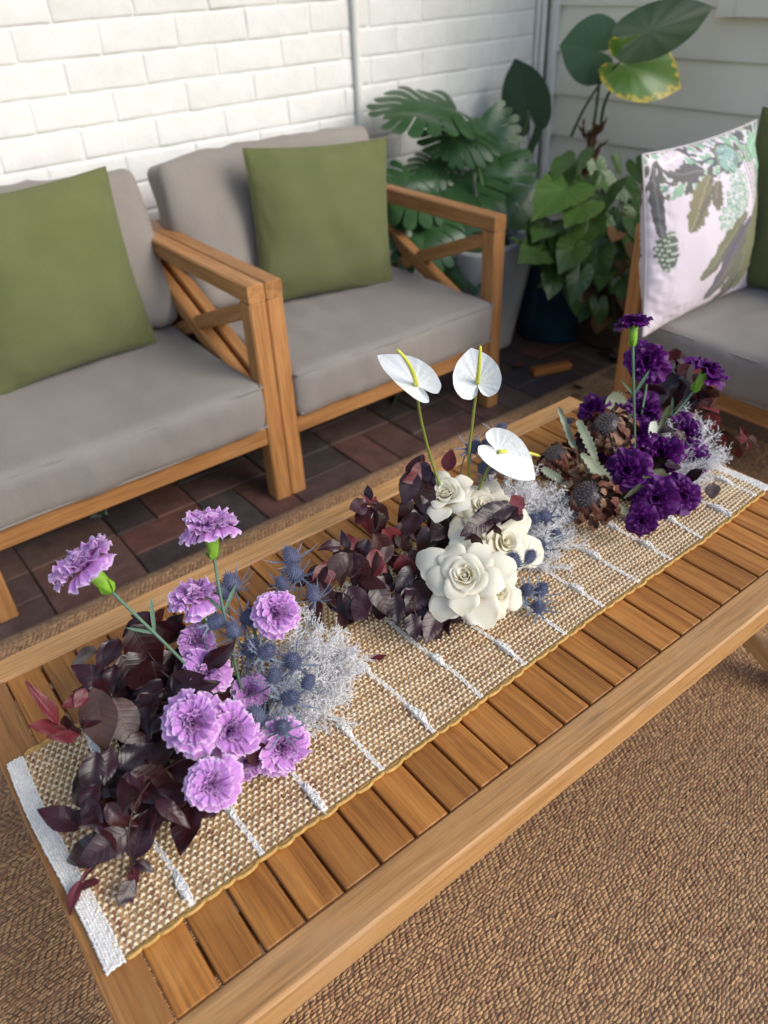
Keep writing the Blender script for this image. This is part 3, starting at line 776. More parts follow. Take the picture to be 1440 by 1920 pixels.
leafp(.38, .82, .20, .55, .075, (112, 108, 62), (88, 84, 66)); leafp(.44, .78, .40, .62, .05, (92, 88, 62))
leafp(.70, .54, .30, .26, .058, (100, 102, 58), (84, 82, 68)); leafp(.78, .50, .40, .10, .092, (78, 74, 82), (96, 96, 62)); leafp(.82, .47, .58, .0, .095, (84, 88, 58), (66, 64, 72))
leafp(.92, .64, .74, .05, .115, (104, 110, 56), (118, 122, 66)); leafp(.98, .80, .93, .46, .055, (76, 72, 78), (100, 100, 60)); leafp(.97, .5, .95, .25, .035, (74, 74, 62))
leafp(.05, .95, .04, .50, .028, (60, 64, 58)); leafp(.10, .58, .07, .36, .06, (62, 78, 56), None, 26); leafp(.10, .90, .34, .84, .05, (66, 70, 62)); leafp(.08, .95, .26, .95, .05, (208, 196, 200))
colr[:] = colr * .86 + np.array(lin(216, 204, 210)) * .14
M['print'] = tinted('botanical_print_cloth', .85, .2, .06, 500)
place_pillow('printed_pillow', (1.945, .785, .590), (1, .025, .015), (-.05, .17, 1), 'pale pink pillow with green botanical leaf print on a grey seat', M['print'], 3, .505, .445, .082, mesh('printed_pillow', V, F, True, colr=colr))
# small things on the floor
lt = thing('dropped_leaf_scrap', K(178, 972, z=.004), 'small crumpled pale green scrap on the pavers under the armchair', 'scrap')
mb = MB(); p0 = K(186, 968, z=.006)
for k in range(7):
    c = p0 + Vector((random.uniform(-.02, .02), random.uniform(-.015, .015), .004)); q = [(c.x + random.uniform(-.014, .014), c.y + random.uniform(-.012, .012), c.z + random.uniform(-.004, .008)) for _ in range(5)]
    mb.put(q, [(0, 1, 2), (0, 2, 3), (0, 3, 4)])
add('scrap', mb.mesh('scrap'), plain('scrap', lin(120, 134, 118), .6, .4, .5, 90), lt)
lt = thing('timber_offcut', K(1032, 690, z=.0), 'orange-brown timber offcut lying on the floor by the plant pots', 'offcut')
a_, b_ = K(998, 697, z=.014), K(1068, 684, z=.014); beam('offcut_board', a_, b_, .034, .026, wood('offcut_wood', (.3, .10, .02), (.42, .15, .03), (.5, .2, .05)), lt)
# ================================================================== flowers: shared meshes
TZ = TT + .004
def petal(R, wid, zfun, ruf, freq, seed, nu=15, nv=8, ser=.05, rad0=.06, reflex=0):
    """one ruffled carnation petal, fanning out along +x"""
    r_ = np.random.default_rng(seed); ph = r_.uniform(0, 6.28); V = []; uv = []
    jag = r_.uniform(-1, 1, nu)
    for i in range(nu):
        u = -1 + 2 * i / (nu - 1)
        for j in range(nv):
            v = j / (nv - 1); a = u * wid / 2 * (.55 + .45 * v)
            rr = rad0 + (R - rad0) * v * (1 - .10 * u * u + (ser * jag[i] if j == nv - 1 else 0))
            w = ruf * v ** 1.8 * (math.sin(freq * u * math.pi + ph) * (.6 + .4 * math.sin(u * 2 + ph * 3)) + .45 * math.sin(freq * 2.3 * u * math.pi + ph * 1.7) * v); w2 = ruf * .8 * v ** 2 * math.cos(freq * 1.3 * u * math.pi + ph * 2)
            V.append((rr * math.cos(a) + w2 * .45, rr * math.sin(a) + w2 * .5, zfun(v) + w)); uv.append((v, u))
    return np.array(V), grid_faces(nu, nv), np.array(uv)
def rotz(V, a):
    c, s = math.cos(a), math.sin(a); V = np.array(V); return np.stack([V[:, 0] * c - V[:, 1] * s, V[:, 0] * s + V[:, 1] * c, V[:, 2]], 1)
def tilt_y(V, a):
    c, s = math.cos(a), math.sin(a); V = np.array(V); return np.stack([V[:, 0] * c + V[:, 2] * s, V[:, 1], -V[:, 0] * s + V[:, 2] * c], 1)
outer_petals = []
for k in range(6):
    V, F, uv = petal(1.0, 1.25, lambda v, k=k: .34 * math.sin(v * 2.1) - .20 * v * v, .055 + .02 * (k % 3), 2.2 + .5 * (k % 3), 40 + k, 25, 9, .035)
    outer_petals.append(mesh('carnation_petal', V, F, True, uv=uv))
heart_meshes = []
for k in range(4):
    mb = MB(); r_ = np.random.default_rng(90 + k)
    for (n, R, w, zt, ruf, fr) in ((8, .86, 1.2, .36, .075, 2.4), (7, .70, 1.2, .42, .11, 2.3)):
        a0 = r_.uniform(0, 6.28)
        for q in range(n):
            zz = zt * r_.uniform(.78, 1.22)
            V, F, uv = petal(R * r_.uniform(.78, 1.14), w * r_.uniform(.7, 1.2), lambda v, zz=zz: zz * math.sin(min(v * 1.9, 1.57)) + .03 * v, ruf * r_.uniform(.7, 1.7), fr * r_.uniform(.8, 1.25), int(r_.integers(1e6)), 19, 6, .05, .05)
            mb.put(rotz(V, a0 + q * 6.283 / n + r_.uniform(-.35, .35)), F, None, uv)
    for q in range(34):                                     # folded, crinkled centre petals
        a = r_.uniform(0, 6.28); d0 = .40 * math.sqrt(r_.random()); h = (.58 - .16 * d0 / .4) * r_.uniform(.88, 1.1); wd_ = r_.uniform(.16, .26); nu_, nv_ = 15, 4; V = []; uv = []; p1_, p2_ = r_.uniform(0, 6.28, 2); az = r_.uniform(0, 6.28)
        for i in range(nu_):
            u = -1 + 2 * i / (nu_ - 1); jag = r_.uniform(-.02, .02)
            for jv in range(nv_):
                s = jv / (nv_ - 1); w_ = wd_ * (.3 + .7 * s); zig = .075 * s * math.sin(u * 6.5 + p1_) + .03 * s * math.sin(u * 13 + p2_); lx_, ly_ = u * w_, zig
                cx_, cy_ = d0 * math.cos(a) * (.25 + .75 * s) * 1.15, d0 * math.sin(a) * (.25 + .75 * s) * 1.15
                V.append((cx_ + lx_ * math.cos(az) - ly_ * math.sin(az), cy_ + lx_ * math.sin(az) + ly_ * math.cos(az), h * (.25 + .75 * s) + (jag if jv == nv_ - 1 else 0) - .10 * u * u * s)); uv.append((.35 + .64 * s, u))
        mb.put(V, grid_faces(nu_, nv_), None, uv)
    heart_meshes.append(mb.mesh('carnation_heart'))
hearts_dark = []; petals_dark = []
for k in range(4):
    V, F, uv = petal(1.0, 1.45, lambda v, k=k: .36 * math.sin(v * 2.1) - .16 * v * v, .10 + .02 * (k % 3), 1.5 + .3 * (k % 3), 140 + k, 21, 9, .03)
    petals_dark.append(mesh('carnation_petal', V, F, True, uv=uv))
for k in range(4):
    mb = MB(); r_ = np.random.default_rng(190 + k)
    for (n, R, w, zt, ruf, fr) in ((6, .84, 1.5, .42, .13, 1.5), (5, .62, 1.6, .52, .16, 1.4), (5, .40, 1.9, .60, .15, 1.4), (4, .22, 2.4, .62, .10, 1.2)):
        a0 = r_.uniform(0, 6.28)
        for q in range(n):
            zz = zt * r_.uniform(.85, 1.12)
            V, F, uv = petal(R * r_.uniform(.85, 1.15), w, lambda v, zz=zz: zz * math.sin(min(v * 1.9, 1.57)) + .03 * v, ruf * r_.uniform(.7, 1.4), fr * r_.uniform(.7, 1.4), int(r_.integers(1e6)), 19, 7, .035, .05)
            mb.put(tilt_y(rotz(V, 0), r_.uniform(-.15, .12)) if False else rotz(V, a0 + q * 6.283 / n + r_.uniform(-.3, .3)), F, None, uv)
    hearts_dark.append(mb.mesh('carnation_heart'))
v, f = lathe([(.0015, -.034), (.0042, -.033), (.0060, -.028), (.0078, -.018), (.0088, -.006), (.0100, .002), (.0085, .004)], 14)
v = np.array(v); th = np.arctan2(v[:, 1], v[:, 0]); sc = 1 + .09 * np.cos(th * 5) * ((v[:, 2] + .034) / .038); v[:, 0] *= sc; v[:, 1] *= sc
for i in range(len(v)):
    if v[i, 2] > 0: v[i, 2] += .0045 * math.cos(th[i] * 5)
calyx_mesh = mesh('calyx', v, f)
mb = MB()
for q in range(4):
    V = np.array([(.004, -.0028, -.034), (.004, .0028, -.034), (.0092, -.0036, -.027), (.0092, .0036, -.027), (.0096, 0, -.018)]); mb.put(rotz(V, q * math.pi / 2), [(0, 1, 3, 2), (2, 3, 4)])
epicalyx_mesh = mb.mesh('calyx_bract')
def strap_mesh(nv=10, w=.055, curl=.35, seed=0):
    V = []; uv = []
    for i in range(nv):
        t = i / (nv - 1); ww = w * math.sin(math.pi * min(1, .10 + .9 * t)) ** .6
        for u in (-1, 0, 1): V.append((t - .1 * curl * t * t, u * ww, curl * t * t * (-.6) + .25 * ww * abs(u))); uv.append((t, u))
    return mesh('leaf', V, grid_faces(nv, 3), True, uv=uv)
strap = [strap_mesh(10, .055, c) for c in (.1, .5, .9)]

def carnation(spec, root, petalmat, label, group=None, stem_to=None, leaves=0):
    px, py, Y, rad, fc = spec[:5]
    p = K(px, py, Y=Y); n = facing(p, *fc)
    R = thing('carnation', root, label, 'carnation', group)
    base = p - n * rad * .34                      # mouth of the calyx
    Mb = frame(base, z=n, s=(rad * random.uniform(.92, 1.06), rad * random.uniform(.92, 1.06), rad * random.uniform(.8, 1.25)), roll=random.uniform(0, 6))
    bl = add('bloom', random.choice(hearts_dark if petalmat is M['purple'] else heart_meshes), petalmat, R, Mb)
    npet = 7 if petalmat is M['purple'] else 9
    for q in range(npet):
        Mp = Mb @ Matrix.Rotation(q * 6.283 / npet + random.uniform(-.22, .22), 4, 'Z') @ Matrix.Rotation(random.uniform(-.22, .34), 4, 'Y') @ Matrix.Rotation(random.uniform(-.2, .2), 4, 'X') @ Matrix.Scale(random.uniform(.84, 1.10), 4)
        add('petal', random.choice(petals_dark if petalmat is M['purple'] else outer_petals), petalmat, bl, Mp)
    cx = add('calyx', calyx_mesh, M['calyx'], R, frame(base - n * .002, z=n, s=rad / .039))
    add('calyx_bract', epicalyx_mesh, M['calyx'], cx, frame(base - n * .002, z=n, s=rad / .039))
    q0 = base - n * .034 * rad / .039; L = (q0 - Vector(root)).length
    pts = bez(q0 + n * .004, q0 - n * L * .38, Vector(root) + Vector((0, 0, 1)) * L * .25, root, 14)
    v, f = tube([tuple(x - Vector(R.location)) for x in pts], [.0021] * 14, 7)
    st = add('stem', mesh('stem', v, f), M['stem_blue'], R, WM[R].copy())
    for k in range(leaves):
        i = 4 + 3 * k; nd = pts[i]; tg = (pts[i - 1] - pts[i + 1]).normalized()
        for sgn in (-1, 1):
            d = tg * .75 + tg.cross(CF).normalized() * sgn * .6 + Vector((0, 0, .1))
            add('leaf', random.choice(strap), M['stem_blue'], st, frame(nd, x=d, z=(CAM - nd), s=random.uniform(.032, .05)))
    return R

# ---------------------------------------------------------------- burgundy leaf
def leaf_mesh(seed, w=.27, fold=.22, curl=.25, wave=.02, ser=.018, ns=15, nh=5, twist=0.0):
    r_ = np.random.default_rng(seed); V = []; uv = []; nu = 2 * nh + 1; pa, pb = r_.uniform(0, 6, 2)
    for i in range(ns):
        s = i / (ns - 1); prof = (math.sin(math.pi * s ** .82) ** .85) * (1 - .18 * s) if 0 < s < 1 else 0.012
        for j in range(nu):
            u = -1 + 2 * j / (nh * 2); ww = w * prof * (1 + (ser * ((i % 2) * 2 - 1) if abs(u) > .95 else 0))
            x = s; y = u * ww; z = fold * abs(y) - curl * s * s * .5 + wave * math.sin(s * 11 + pa + 2 * u) * abs(u) - .35 * w * prof * (abs(u) ** 2.5) * fold
            a = twist * s; y, z = y * math.cos(a) - z * math.sin(a), y * math.sin(a) + z * math.cos(a)
            V.append((x, y, z)); uv.append((s, u))
    return mesh('leaf', V, grid_faces(ns, nu), True, uv=uv)
leafs = [leaf_mesh(1, .27, .10, .22), leaf_mesh(2, .30, .16, .40), leaf_mesh(3, .25, .24, .15, .02), leaf_mesh(4, .28, .08, -.2, .02), leaf_mesh(5, .24, .28, .5, .02, twist=.3), leaf_mesh(6, .30, .18, .35, .025, twist=-.25)]
leafs += [leaf_mesh(21, .26, .35, .8, .03, twist=.5), leaf_mesh(22, .29, .12, .6, .03, twist=-.4), leaf_mesh(23, .31, .20, -.35, .025, twist=.2), leaf_mesh(24, .22, .14, .95, .025)]
slim = [leaf_mesh(7, .17, .5, .6, .02, twist=.5), leaf_mesh(8, .15, .35, .3, .03), leaf_mesh(9, .19, .7, .8, .03, twist=-.6)]
def lf(parent, b, t, Yb, Yt, material=None, kind=None, wz=1.0, roll=None):
    """a leaf from base pixel b to tip pixel t at known depths (Y) or heights (if < 0: minus z)"""
    def pt(p, y): return K(p[0], p[1], Y=y) if y > 0 else K(p[0], p[1], z=-y)
    P0, P1 = pt(b, Yb), pt(t, Yt); d = P1 - P0; L = d.length
    n = (CAM - P0).normalized() + Vector((random.uniform(-.5, .5), random.uniform(-.5, .5), random.uniform(-.1, .6)))
    if roll is not None: n = Quaternion(d.normalized(), roll) @ (CAM - P0).normalized()
    me = kind or random.choice(leafs)
    return add('leaf', me, material or M['burgundy'], parent, frame(P0, x=d, z=n, s=(L * 1.04, L * wz * 1.22, L)))
def twig(R, pts, r=.0016):
    pts = [Vector(p) for p in pts]
    if len(pts) == 4: pts = bez(*pts, n=14)
    v, f = tube([tuple(p - Vector(R.location)) for p in pts], [r * (1 - .5 * i / (len(pts) - 1)) for i in range(len(pts))], 6)
    return add('twig', mesh('twig', v, f), M['stem_dark'], R, WM[R].copy())
def rand_leaves(R, n, c, spread, L=(.035, .06), mats=None, down=0.0, kinds=None, outd=None):
    """extra leaves filling a clump around c"""
    for k in range(n):
        d = Vector((random.gauss(0, 1), random.gauss(0, 1), random.gauss(0, .6) + .1 - down)).normalized()
        if outd is not None: d = (d + Vector(outd)).normalized()
        p = Vector(c) + Vector((random.gauss(0, spread[0]), random.gauss(0, spread[1]), random.gauss(0, spread[2])))
        l = random.uniform(*L)
        tip = p + d * l
        if tip.z < TZ + .004: d.z = (TZ + .004 - p.z) / l + .05; d.normalize()
        if p.z < TZ + .006: p.z = TZ + .006
        add('leaf', random.choice(kinds or leafs), random.choice(mats or [M['burgundy']]), R, frame(p, x=d, z=(CAM - p).normalized() + Vector((random.uniform(-.6, .6), random.uniform(-.6, .6), .5)), s=l))

# ---------------------------------------------------------------- sea holly
def holly_head():
    mb = MB(); n = 150; ga = 2.39996
    v, f = lathe([(.0, -.9), (.55, -.75), (.78, -.3), (.75, .2), (.5, .75), (0, 1.0)], 10); mb.put(v, f)
    for i in range(n):
        z = 1 - 1.75 * (i + .5) / n; r = math.sqrt(max(0, 1 - z * z)); a = i * ga
        nrm = Vector((r * math.cos(a), r * math.sin(a), z)); c = Vector((nrm.x * .72, nrm.y * .72, nrm.z * .92)); t1 = nrm.orthogonal().normalized(); t2 = nrm.cross(t1)
        b = .085; tip = c + (nrm + Vector((0, 0, .25))) * random.uniform(.26, .46)
        mb.put([tuple(c + t1 * b), tuple(c + t2 * b), tuple(c - t1 * b), tuple(c - t2 * b), tuple(tip)], [(0, 1, 4), (1, 2, 4), (2, 3, 4), (3, 0, 4)])
    return mb.mesh('thistle_head', False)
def holly_bracts(seed):
    random.seed(seed); mb = MB(); n = 9
    for i in range(n):
        a = i * 6.283 / n + random.uniform(-.2, .2); L = random.uniform(2.0, 3.4); up = random.uniform(-.1, .75); V = []
        for k in range(6):
            t = k / 5; w = .17 * (1 - t) ** .8 + .008
            for u in (-1, 0, 1): V.append((.3 + L * t, u * w * (1.5 if k % 2 else .8), -.7 + up * L * t * t - .06 * abs(u)))
        mb.put(rotz(V, a), grid_faces(6, 3))
        for k in (2, 3):
            for sgn in (-1, 1):
                t = k / 5; V = np.array([(.3 + L * t, 0, -.7 + up * L * t * t), (.3 + L * (t + .06), 0, -.7 + up * L * t * t), (.3 + L * (t + .16), sgn * .42, -.6 + up * L * t * t)]); mb.put(rotz(V, a), [(0, 1, 2)])
    random.seed(seed + 100); return mb.mesh('spiny_bracts', False)
hhead = holly_head(); hbr = [holly_bracts(k) for k in range(4)]; random.seed(11)
def holly(px, py, Y, root, label, group, r=.0104, fc=None):
    p = K(px, py, Y=Y); n = facing(p, *(fc or (random.uniform(-.5, .6), random.uniform(.1, .9), random.uniform(.2, .7))))
    R = thing('sea_holly', root, label, 'sea holly', group)
    s = r * random.uniform(.88, 1.15)
    hd = add('thistle_head', hhead, M['holly'], R, frame(p, z=n, s=(s, s, s * 1.15), roll=random.uniform(0, 6)))
    add('spiny_bracts', random.choice(hbr), M['holly_bract'], hd, frame(p, z=n, s=s, roll=random.uniform(0, 6)))
    L = (p - Vector(root)).length
    pts = bez(p - n * s * .8, p - n * L * .35, Vector(root) + Vector((0, 0, L * .3)), root, 10)
    v, f = tube([tuple(x - Vector(R.location)) for x in pts], .0011, 5); add('stem', mesh('stem', v, f), M['holly_stem'], R, WM[R].copy())
    return R

# ---------------------------------------------------------------- statice
def spray_mesh(seed):
    """a plume of short curved twigs, each set with rows of tiny dry florets"""
    r_ = random.Random(seed); mb = MB()
    oc = [(0, 2, 4), (2, 1, 4), (1, 3, 4), (3, 0, 4), (2, 0, 5), (1, 2, 5), (3, 1, 5), (0, 3, 5)]
    def rv(): return Vector((r_.gauss(0, 1), r_.gauss(0, 1), r_.gauss(0, 1))).normalized()
    def floret(p, d, s):
        d = d.normalized(); a = d.orthogonal().normalized(); b = d.cross(a)
        mb.put([tuple(p + a * s * .42), tuple(p - a * s * .42), tuple(p + b * s * .42), tuple(p - b * s * .42), tuple(p + d * s * 1.9), tuple(p - d * s * .5)], oc)
    stems = []
    for k in range(7):
        d = Vector((r_.gauss(0, .26), r_.gauss(0, .26), 1)).normalized(); L = r_.uniform(.75, 1.0); c = rv() * .10
        pts = [Vector((0, 0, 0)) + d * L * t + c * t * t for t in np.linspace(0, 1, 6)]; stems.append(pts)
        v, f = tube([tuple(p) for p in pts], [.010, .009, .008, .007, .006, .004], 4, False); mb.put(v, f)
    for k in range(560):
        pts = r_.choice(stems); t = r_.uniform(1.5, 5.0); i = min(int(t), 4); p = pts[i].lerp(pts[i + 1], t - i); d = ((pts[i + 1] - pts[i]).normalized() * .7 + rv() * .9).normalized()
        p = p + rv() * r_.uniform(0, .09); L = r_.uniform(.06, .13); n = 5; cv = rv() * .35; q = Vector(p); Q = [tuple(q)]
        for m_ in range(n):
            d = (d + cv * .5).normalized(); q = q + d * L / n; Q.append(tuple(q))
            fl = (cv.cross(d) if m_ % 2 else -cv.cross(d)); fl = (fl.normalized() if fl.length > 1e-4 else rv()) * .8 + d * .9 + rv() * .35
            floret(q, fl, r_.uniform(.0095, .015))
        floret(q, d, .014)
        v, f = tube(Q, .0026, 3, False); mb.put(v, f)
    return mb.mesh('statice_spray', False)
sprays = [spray_mesh(k) for k in (3, 4, 5, 6)]
def statice(tip, root, label, group, wid=1.0):
    tip = Vector(tip); bowl_ = Vector(root); d = tip - bowl_; L_ = min(d.length, random.uniform(.095, .12)); root = tip - d.normalized() * L_; d = tip - root
    R = thing('statice', root, label, 'statice', group)
    add('spray', random.choice(sprays), M['stat'], R, frame(root + d * .0, z=d, s=(d.length * wid, d.length * wid, d.length), roll=random.uniform(0, 6)))
    v, f = tube([tuple(bowl_ - root), (0, 0, 0), tuple(d * .25)], .0011, 5); add('stem', mesh('stem', v, f), M['stat'], R, WM[R].copy())

def bowl(c, label, r=.055, h=.05):
    R = thing('flower_bowl', (c[0], c[1], TZ), label, 'bowl')
    v, f = lathe([(.0, .001), (r * .55, .0), (r * .75, .004), (r, h * .6), (r * .98, h), (r * .90, h), (r * .9, h * .5), (r * .4, .012), (0, .011)], 28)
    add('basin', mesh('basin', v, f), M['black_bowl'], R, WM[R].copy())
    v, f = lathe([(0, h * .95), (r * .5, h * .96), (r * .86, h * .8), (r * .86, h * .6)], 20)
    v = np.array(v); v[:, 2] += [.003 * mnoise.noise(Vector(p) * 90) for p in v]
    add('moss', mesh('moss', v, f), plain('dark_moss', (.012, .014, .009), .95, .1, .4, 120), R, WM[R].copy())

# ================================================================== arrangement with lavender carnations
B1 = Vector((.205, .265, TZ + .03))
bowl(B1, 'low black bowl holding the lavender carnations')
car1 = [
 (150, 1050, .395, .0435, (-.62, .62, .42), 'lavender carnation on a long stem leaning out past the burgundy leaves', 1),
 (393, 976, .365, .0400, (-.12, .95, .30), 'lavender carnation held highest on an upright stem beside the sea holly', 1),
 (363, 1116, .360, .0370, (-.30, .82, .48), 'lavender carnation with green calyx showing, below the highest lavender carnation', 0),
 (520, 1146, .275, .0355, (.25, .32, .90), 'lavender carnation against the silvery statice at the foot of the sea holly', 1),
 (386, 1256, .285, .0335, (-.25, .50, .83), 'mid-height lavender carnation just above the widest open lavender bloom', 0), (362, 1353, .195, .0365, (-.12, .16, .97), 'widest fully open lavender carnation facing outward', 0), (434, 1370, .178, .0350, (.22, .0, .97), 'lavender carnation overlapped by the widest open lavender bloom', 0),
 (397, 1470, .135, .0335, (-.08, -.05, 1), 'lowest lavender carnation beside the trailing burgundy leaves on the runner', 0), (536, 1403, .165, .0375, (.38, -.15, .9), 'lavender carnation resting over the runner below sea holly and statice', 0),
 (468, 1292, .255, .0260, (.1, .3, .9), 'small half-hidden pink-lavender carnation behind the sea holly', 0), (464, 1430, .182, .0280, (.1, -.5, .85), 'lavender carnation mostly hidden between three open lavender blooms', 0), (368, 1200, .335, .0270, (-.2, .2, .9), 'shaded violet carnation hidden between burgundy leaves and sea holly', 0)]
for c in car1:
    carnation(c, B1 + Vector((random.uniform(-.025, .025), random.uniform(-.02, .02), 0)), M['lavender'], c[5], None, leaves=c[6])
for (x, y, Y) in ((545, 1042, .33), (551, 1072, .32), (528, 1094, .32), (588, 1114, .29), (434, 1092, .35), (418, 1110, .35), (405, 1166, .32), (438, 1182, .30), (466, 1158, .31), (550, 1240, .235), (514, 1268, .225), (578, 1280, .205), (544, 1308, .200), (482, 1342, .190), (530, 1364, .170), (500, 1222, .25), (470, 1215, .28)):
    holly(x, y, Y, B1 + Vector((random.uniform(-.02, .04), random.uniform(-.02, .03), 0)), 'blue-grey sea holly head among the lavender carnations', 'sea holly with the lavender carnations')
for (x, y, Y) in ((606, 1150, .29), (648, 1205, .26), (690, 1212, .235), (655, 1262, .235), (668, 1325, .20), (628, 1372, .185), (590, 1405, .175), (612, 1290, .25), (590, 1225, .28), (560, 1330, .215), (636, 1322, .235), (600, 1345, .22), (630, 1180, .275), (672, 1225, .24), (650, 1290, .225), (580, 1270, .265), (615, 1335, .215), (570, 1375, .195), (640, 1240, .25)):
    p = K(x, y, Y=Y); p.z = max(p.z, TZ + .012)
    statice(p, (B1.x + .045 + random.uniform(-.012, .012), B1.y - .01 + random.uniform(-.025, .02), TZ + .025), 'silvery lilac statice spray fanning out beside the lavender carnations', 'statice with the lavender carnations', .95)
# burgundy foliage
G1 = 'burgundy branches with the lavender carnations'
def branch(root, label, group): return thing('burgundy_branch', root, label, 'foliage', group)
b = branch(B1 + Vector((-.03, .02, 0)), 'broad dark burgundy leaves rising behind the lavender carnations', None)
twig(b, [B1 + Vector((-.03, .02, 0)), B1 + Vector((-.04, .05, .07)), K(262, 1230, Y=.36), K(262, 1172, Y=.38)])
for a_ in (((246, 1172), (300, 1262), .37, .335), ((290, 1168), (358, 1214), .37, .35), ((226, 1228), (267, 1304), .35, .32), ((305, 1216), (344, 1292), .36, .32), ((222, 1196), (199, 1246), .36, .34), ((206, 1200), (184, 1254), .365, .34),
           ((270, 1160), (228, 1186), .385, .38), ((300, 1170), (250, 1150), .385, .40), ((282, 1240), (312, 1310), .34, .31), ((330, 1215), (352, 1262), .355, .34), ((262, 1215), (232, 1275), .36, .33), ((310, 1180), (344, 1150), .38, .39), ((250, 1255), (290, 1316), .335, .31), ((345, 1252), (350, 1330), .335, .30), ((215, 1245), (200, 1296), .345, .32)):
    lf(b, *a_)
lf(b, (282, 1160), (322, 1146), .385, .40, M['burgundy_red'], slim[0])
b = branch(B1 + Vector((-.05, -.005, 0)), 'large bronze and dark burgundy leaves spreading across the slats', None)
twig(b, [B1 + Vector((-.05, 0, 0)), B1 + Vector((-.07, .01, .06)), K(200, 1320, Y=.29), K(172, 1292, Y=.30)])
lf(b, (176, 1290), (194, 1408), .295, .255, M['burgundy_brown'], leafs[0], 1.0, .25); lf(b, (212, 1308), (248, 1396), .285, .255, M['burgundy_brown'], leafs[3], 1.05, -.15)
for a_ in (((305, 1336), (294, 1444), .27, .235), ((240, 1330), (278, 1420), .28, .25), ((190, 1320), (160, 1370), .29, .275), ((262, 1300), (300, 1362), .29, .27), ((180, 1408), (164, 1500), .25, .215), ((206, 1400), (196, 1470), .25, .22), ((232, 1395), (262, 1445), .25, .23), ((272, 1372), (238, 1440), .255, .23), ((200, 1300), (172, 1275), .30, .31)):
    lf(b, *a_)
b = branch(B1 + Vector((-.06, .01, 0)), 'thin red young leaves reaching over the table slats', None)
twig(b, [K(190, 1350, Y=.285), K(160, 1366, Y=.28), K(130, 1372, Y=.275), K(100, 1362, Y=.27)], .001)
lf(b, (166, 1302), (124, 1320), .29, .28, M['burgundy_red']); lf(b, (160, 1290), (140, 1326), .29, .28, M['burgundy_red']); lf(b, (112, 1366), (62, 1358), .272, .262, M['burgundy_red'], slim[1], 1.3); lf(b, (150, 1372), (92, 1380), .276, .268, M['burgundy_red'], leafs[2]); lf(b, (110, 1360), (70, 1290), .272, .28, M['burgundy_red'], slim[2], .6); lf(b, (144, 1376), (116, 1352), .276, .27, M['burgundy'])
b = branch(B1 + Vector((-.04, -.04, 0)), 'trailing dark burgundy leaves hanging over the white end of the runner', None)
twig(b, [B1 + Vector((-.04, -.03, 0)), K(240, 1450, Y=.20), K(225, 1540, Y=.15), K(250, 1640, z=.425)])
for a_ in (((240, 1452), (254, 1524), .205, .175), ((348, 1468), (275, 1528), .185, .16), ((162, 1496), (186, 1562), .20, .17), ((200, 1506), (242, 1560), .185, .155), ((290, 1448), (330, 1490), .215, .20), ((180, 1470), (150, 1530), .21, .185), ((262, 1440), (228, 1500), .21, .185), ((300, 1460), (258, 1490), .205, .185),
           ((250, 1612), (270, 1516), -.440, -.475), ((217, 1582), (100, 1612), -.448, -.435), ((254, 1614), (288, 1634), -.432, -.424), ((258, 1615), (224, 1628), -.432, -.42), ((252, 1648), (222, 1698), -.424, -.414), ((368, 1518), (310, 1534), -.445, -.430), ((300, 1500), (356, 1524), -.46, -.44), ((370, 1500), (352, 1548), -.45, -.42), ((330, 1500), (290, 1545), -.455, -.43), ((230, 1560), (180, 1590), -.46, -.45), ((215, 1540), (240, 1600), -.47, -.45)):
    lf(b, *a_)
lf(b, (187, 1652), (140, 1664), -.425, -.420, M['burgundy_red'], slim[1], 1.2); lf(b, (152, 1650), (120, 1716), -.422, -.408, M['burgundy_red'], slim[0]); lf(b, (150, 1655), (178, 1615), -.422, -.43, M['burgundy_red'], slim[2], .6); lf(b, (258, 1612), (240, 1690), -.43, -.415, M['burgundy_red'], leafs[4], .6)
twig(b, [K(250, 1545, z=.45), K(225, 1590, z=.44), K(205, 1650, z=.428), K(150, 1652, z=.422)], .0009)
rand_leaves(b, 14, B1 + Vector((-.05, -.03, .015)), (.03, .05, .015), (.045, .062)); rand_leaves(b, 14, K(285, 1480, Y=.205), (.025, .03, .018), (.055, .075)); rand_leaves(b, 10, K(200, 1480, Y=.22), (.02, .03, .015), (.045, .06)) 
b2_ = branch(B1 + Vector((-.03, 0, 0)), 'shadowed burgundy leaves packed behind the bowl of lavender carnations', None)
twig(b2_, [B1, B1 + Vector((-.02, .02, .04)), B1 + Vector((-.04, .03, .06)), B1 + Vector((-.05, .05, .08))])
rand_leaves(b2_, 24, B1 + Vector((-.055, .03, .045)), (.03, .04, .025), (.045, .065)); rand_leaves(b2_, 12, K(275, 1290, Y=.32), (.02, .025, .018), (.045, .06))
lfm = add('fallen_leaf', leafs[2], M['burgundy_red'], None, frame(K(694, 1238, z=TZ + .006), x=K(722, 1228, z=TZ + .006) - K(694, 1238, z=TZ + .006), z=(0, 0, 1), s=.026), label='small loose burgundy leaf lying on the bare runner', category='leaf')

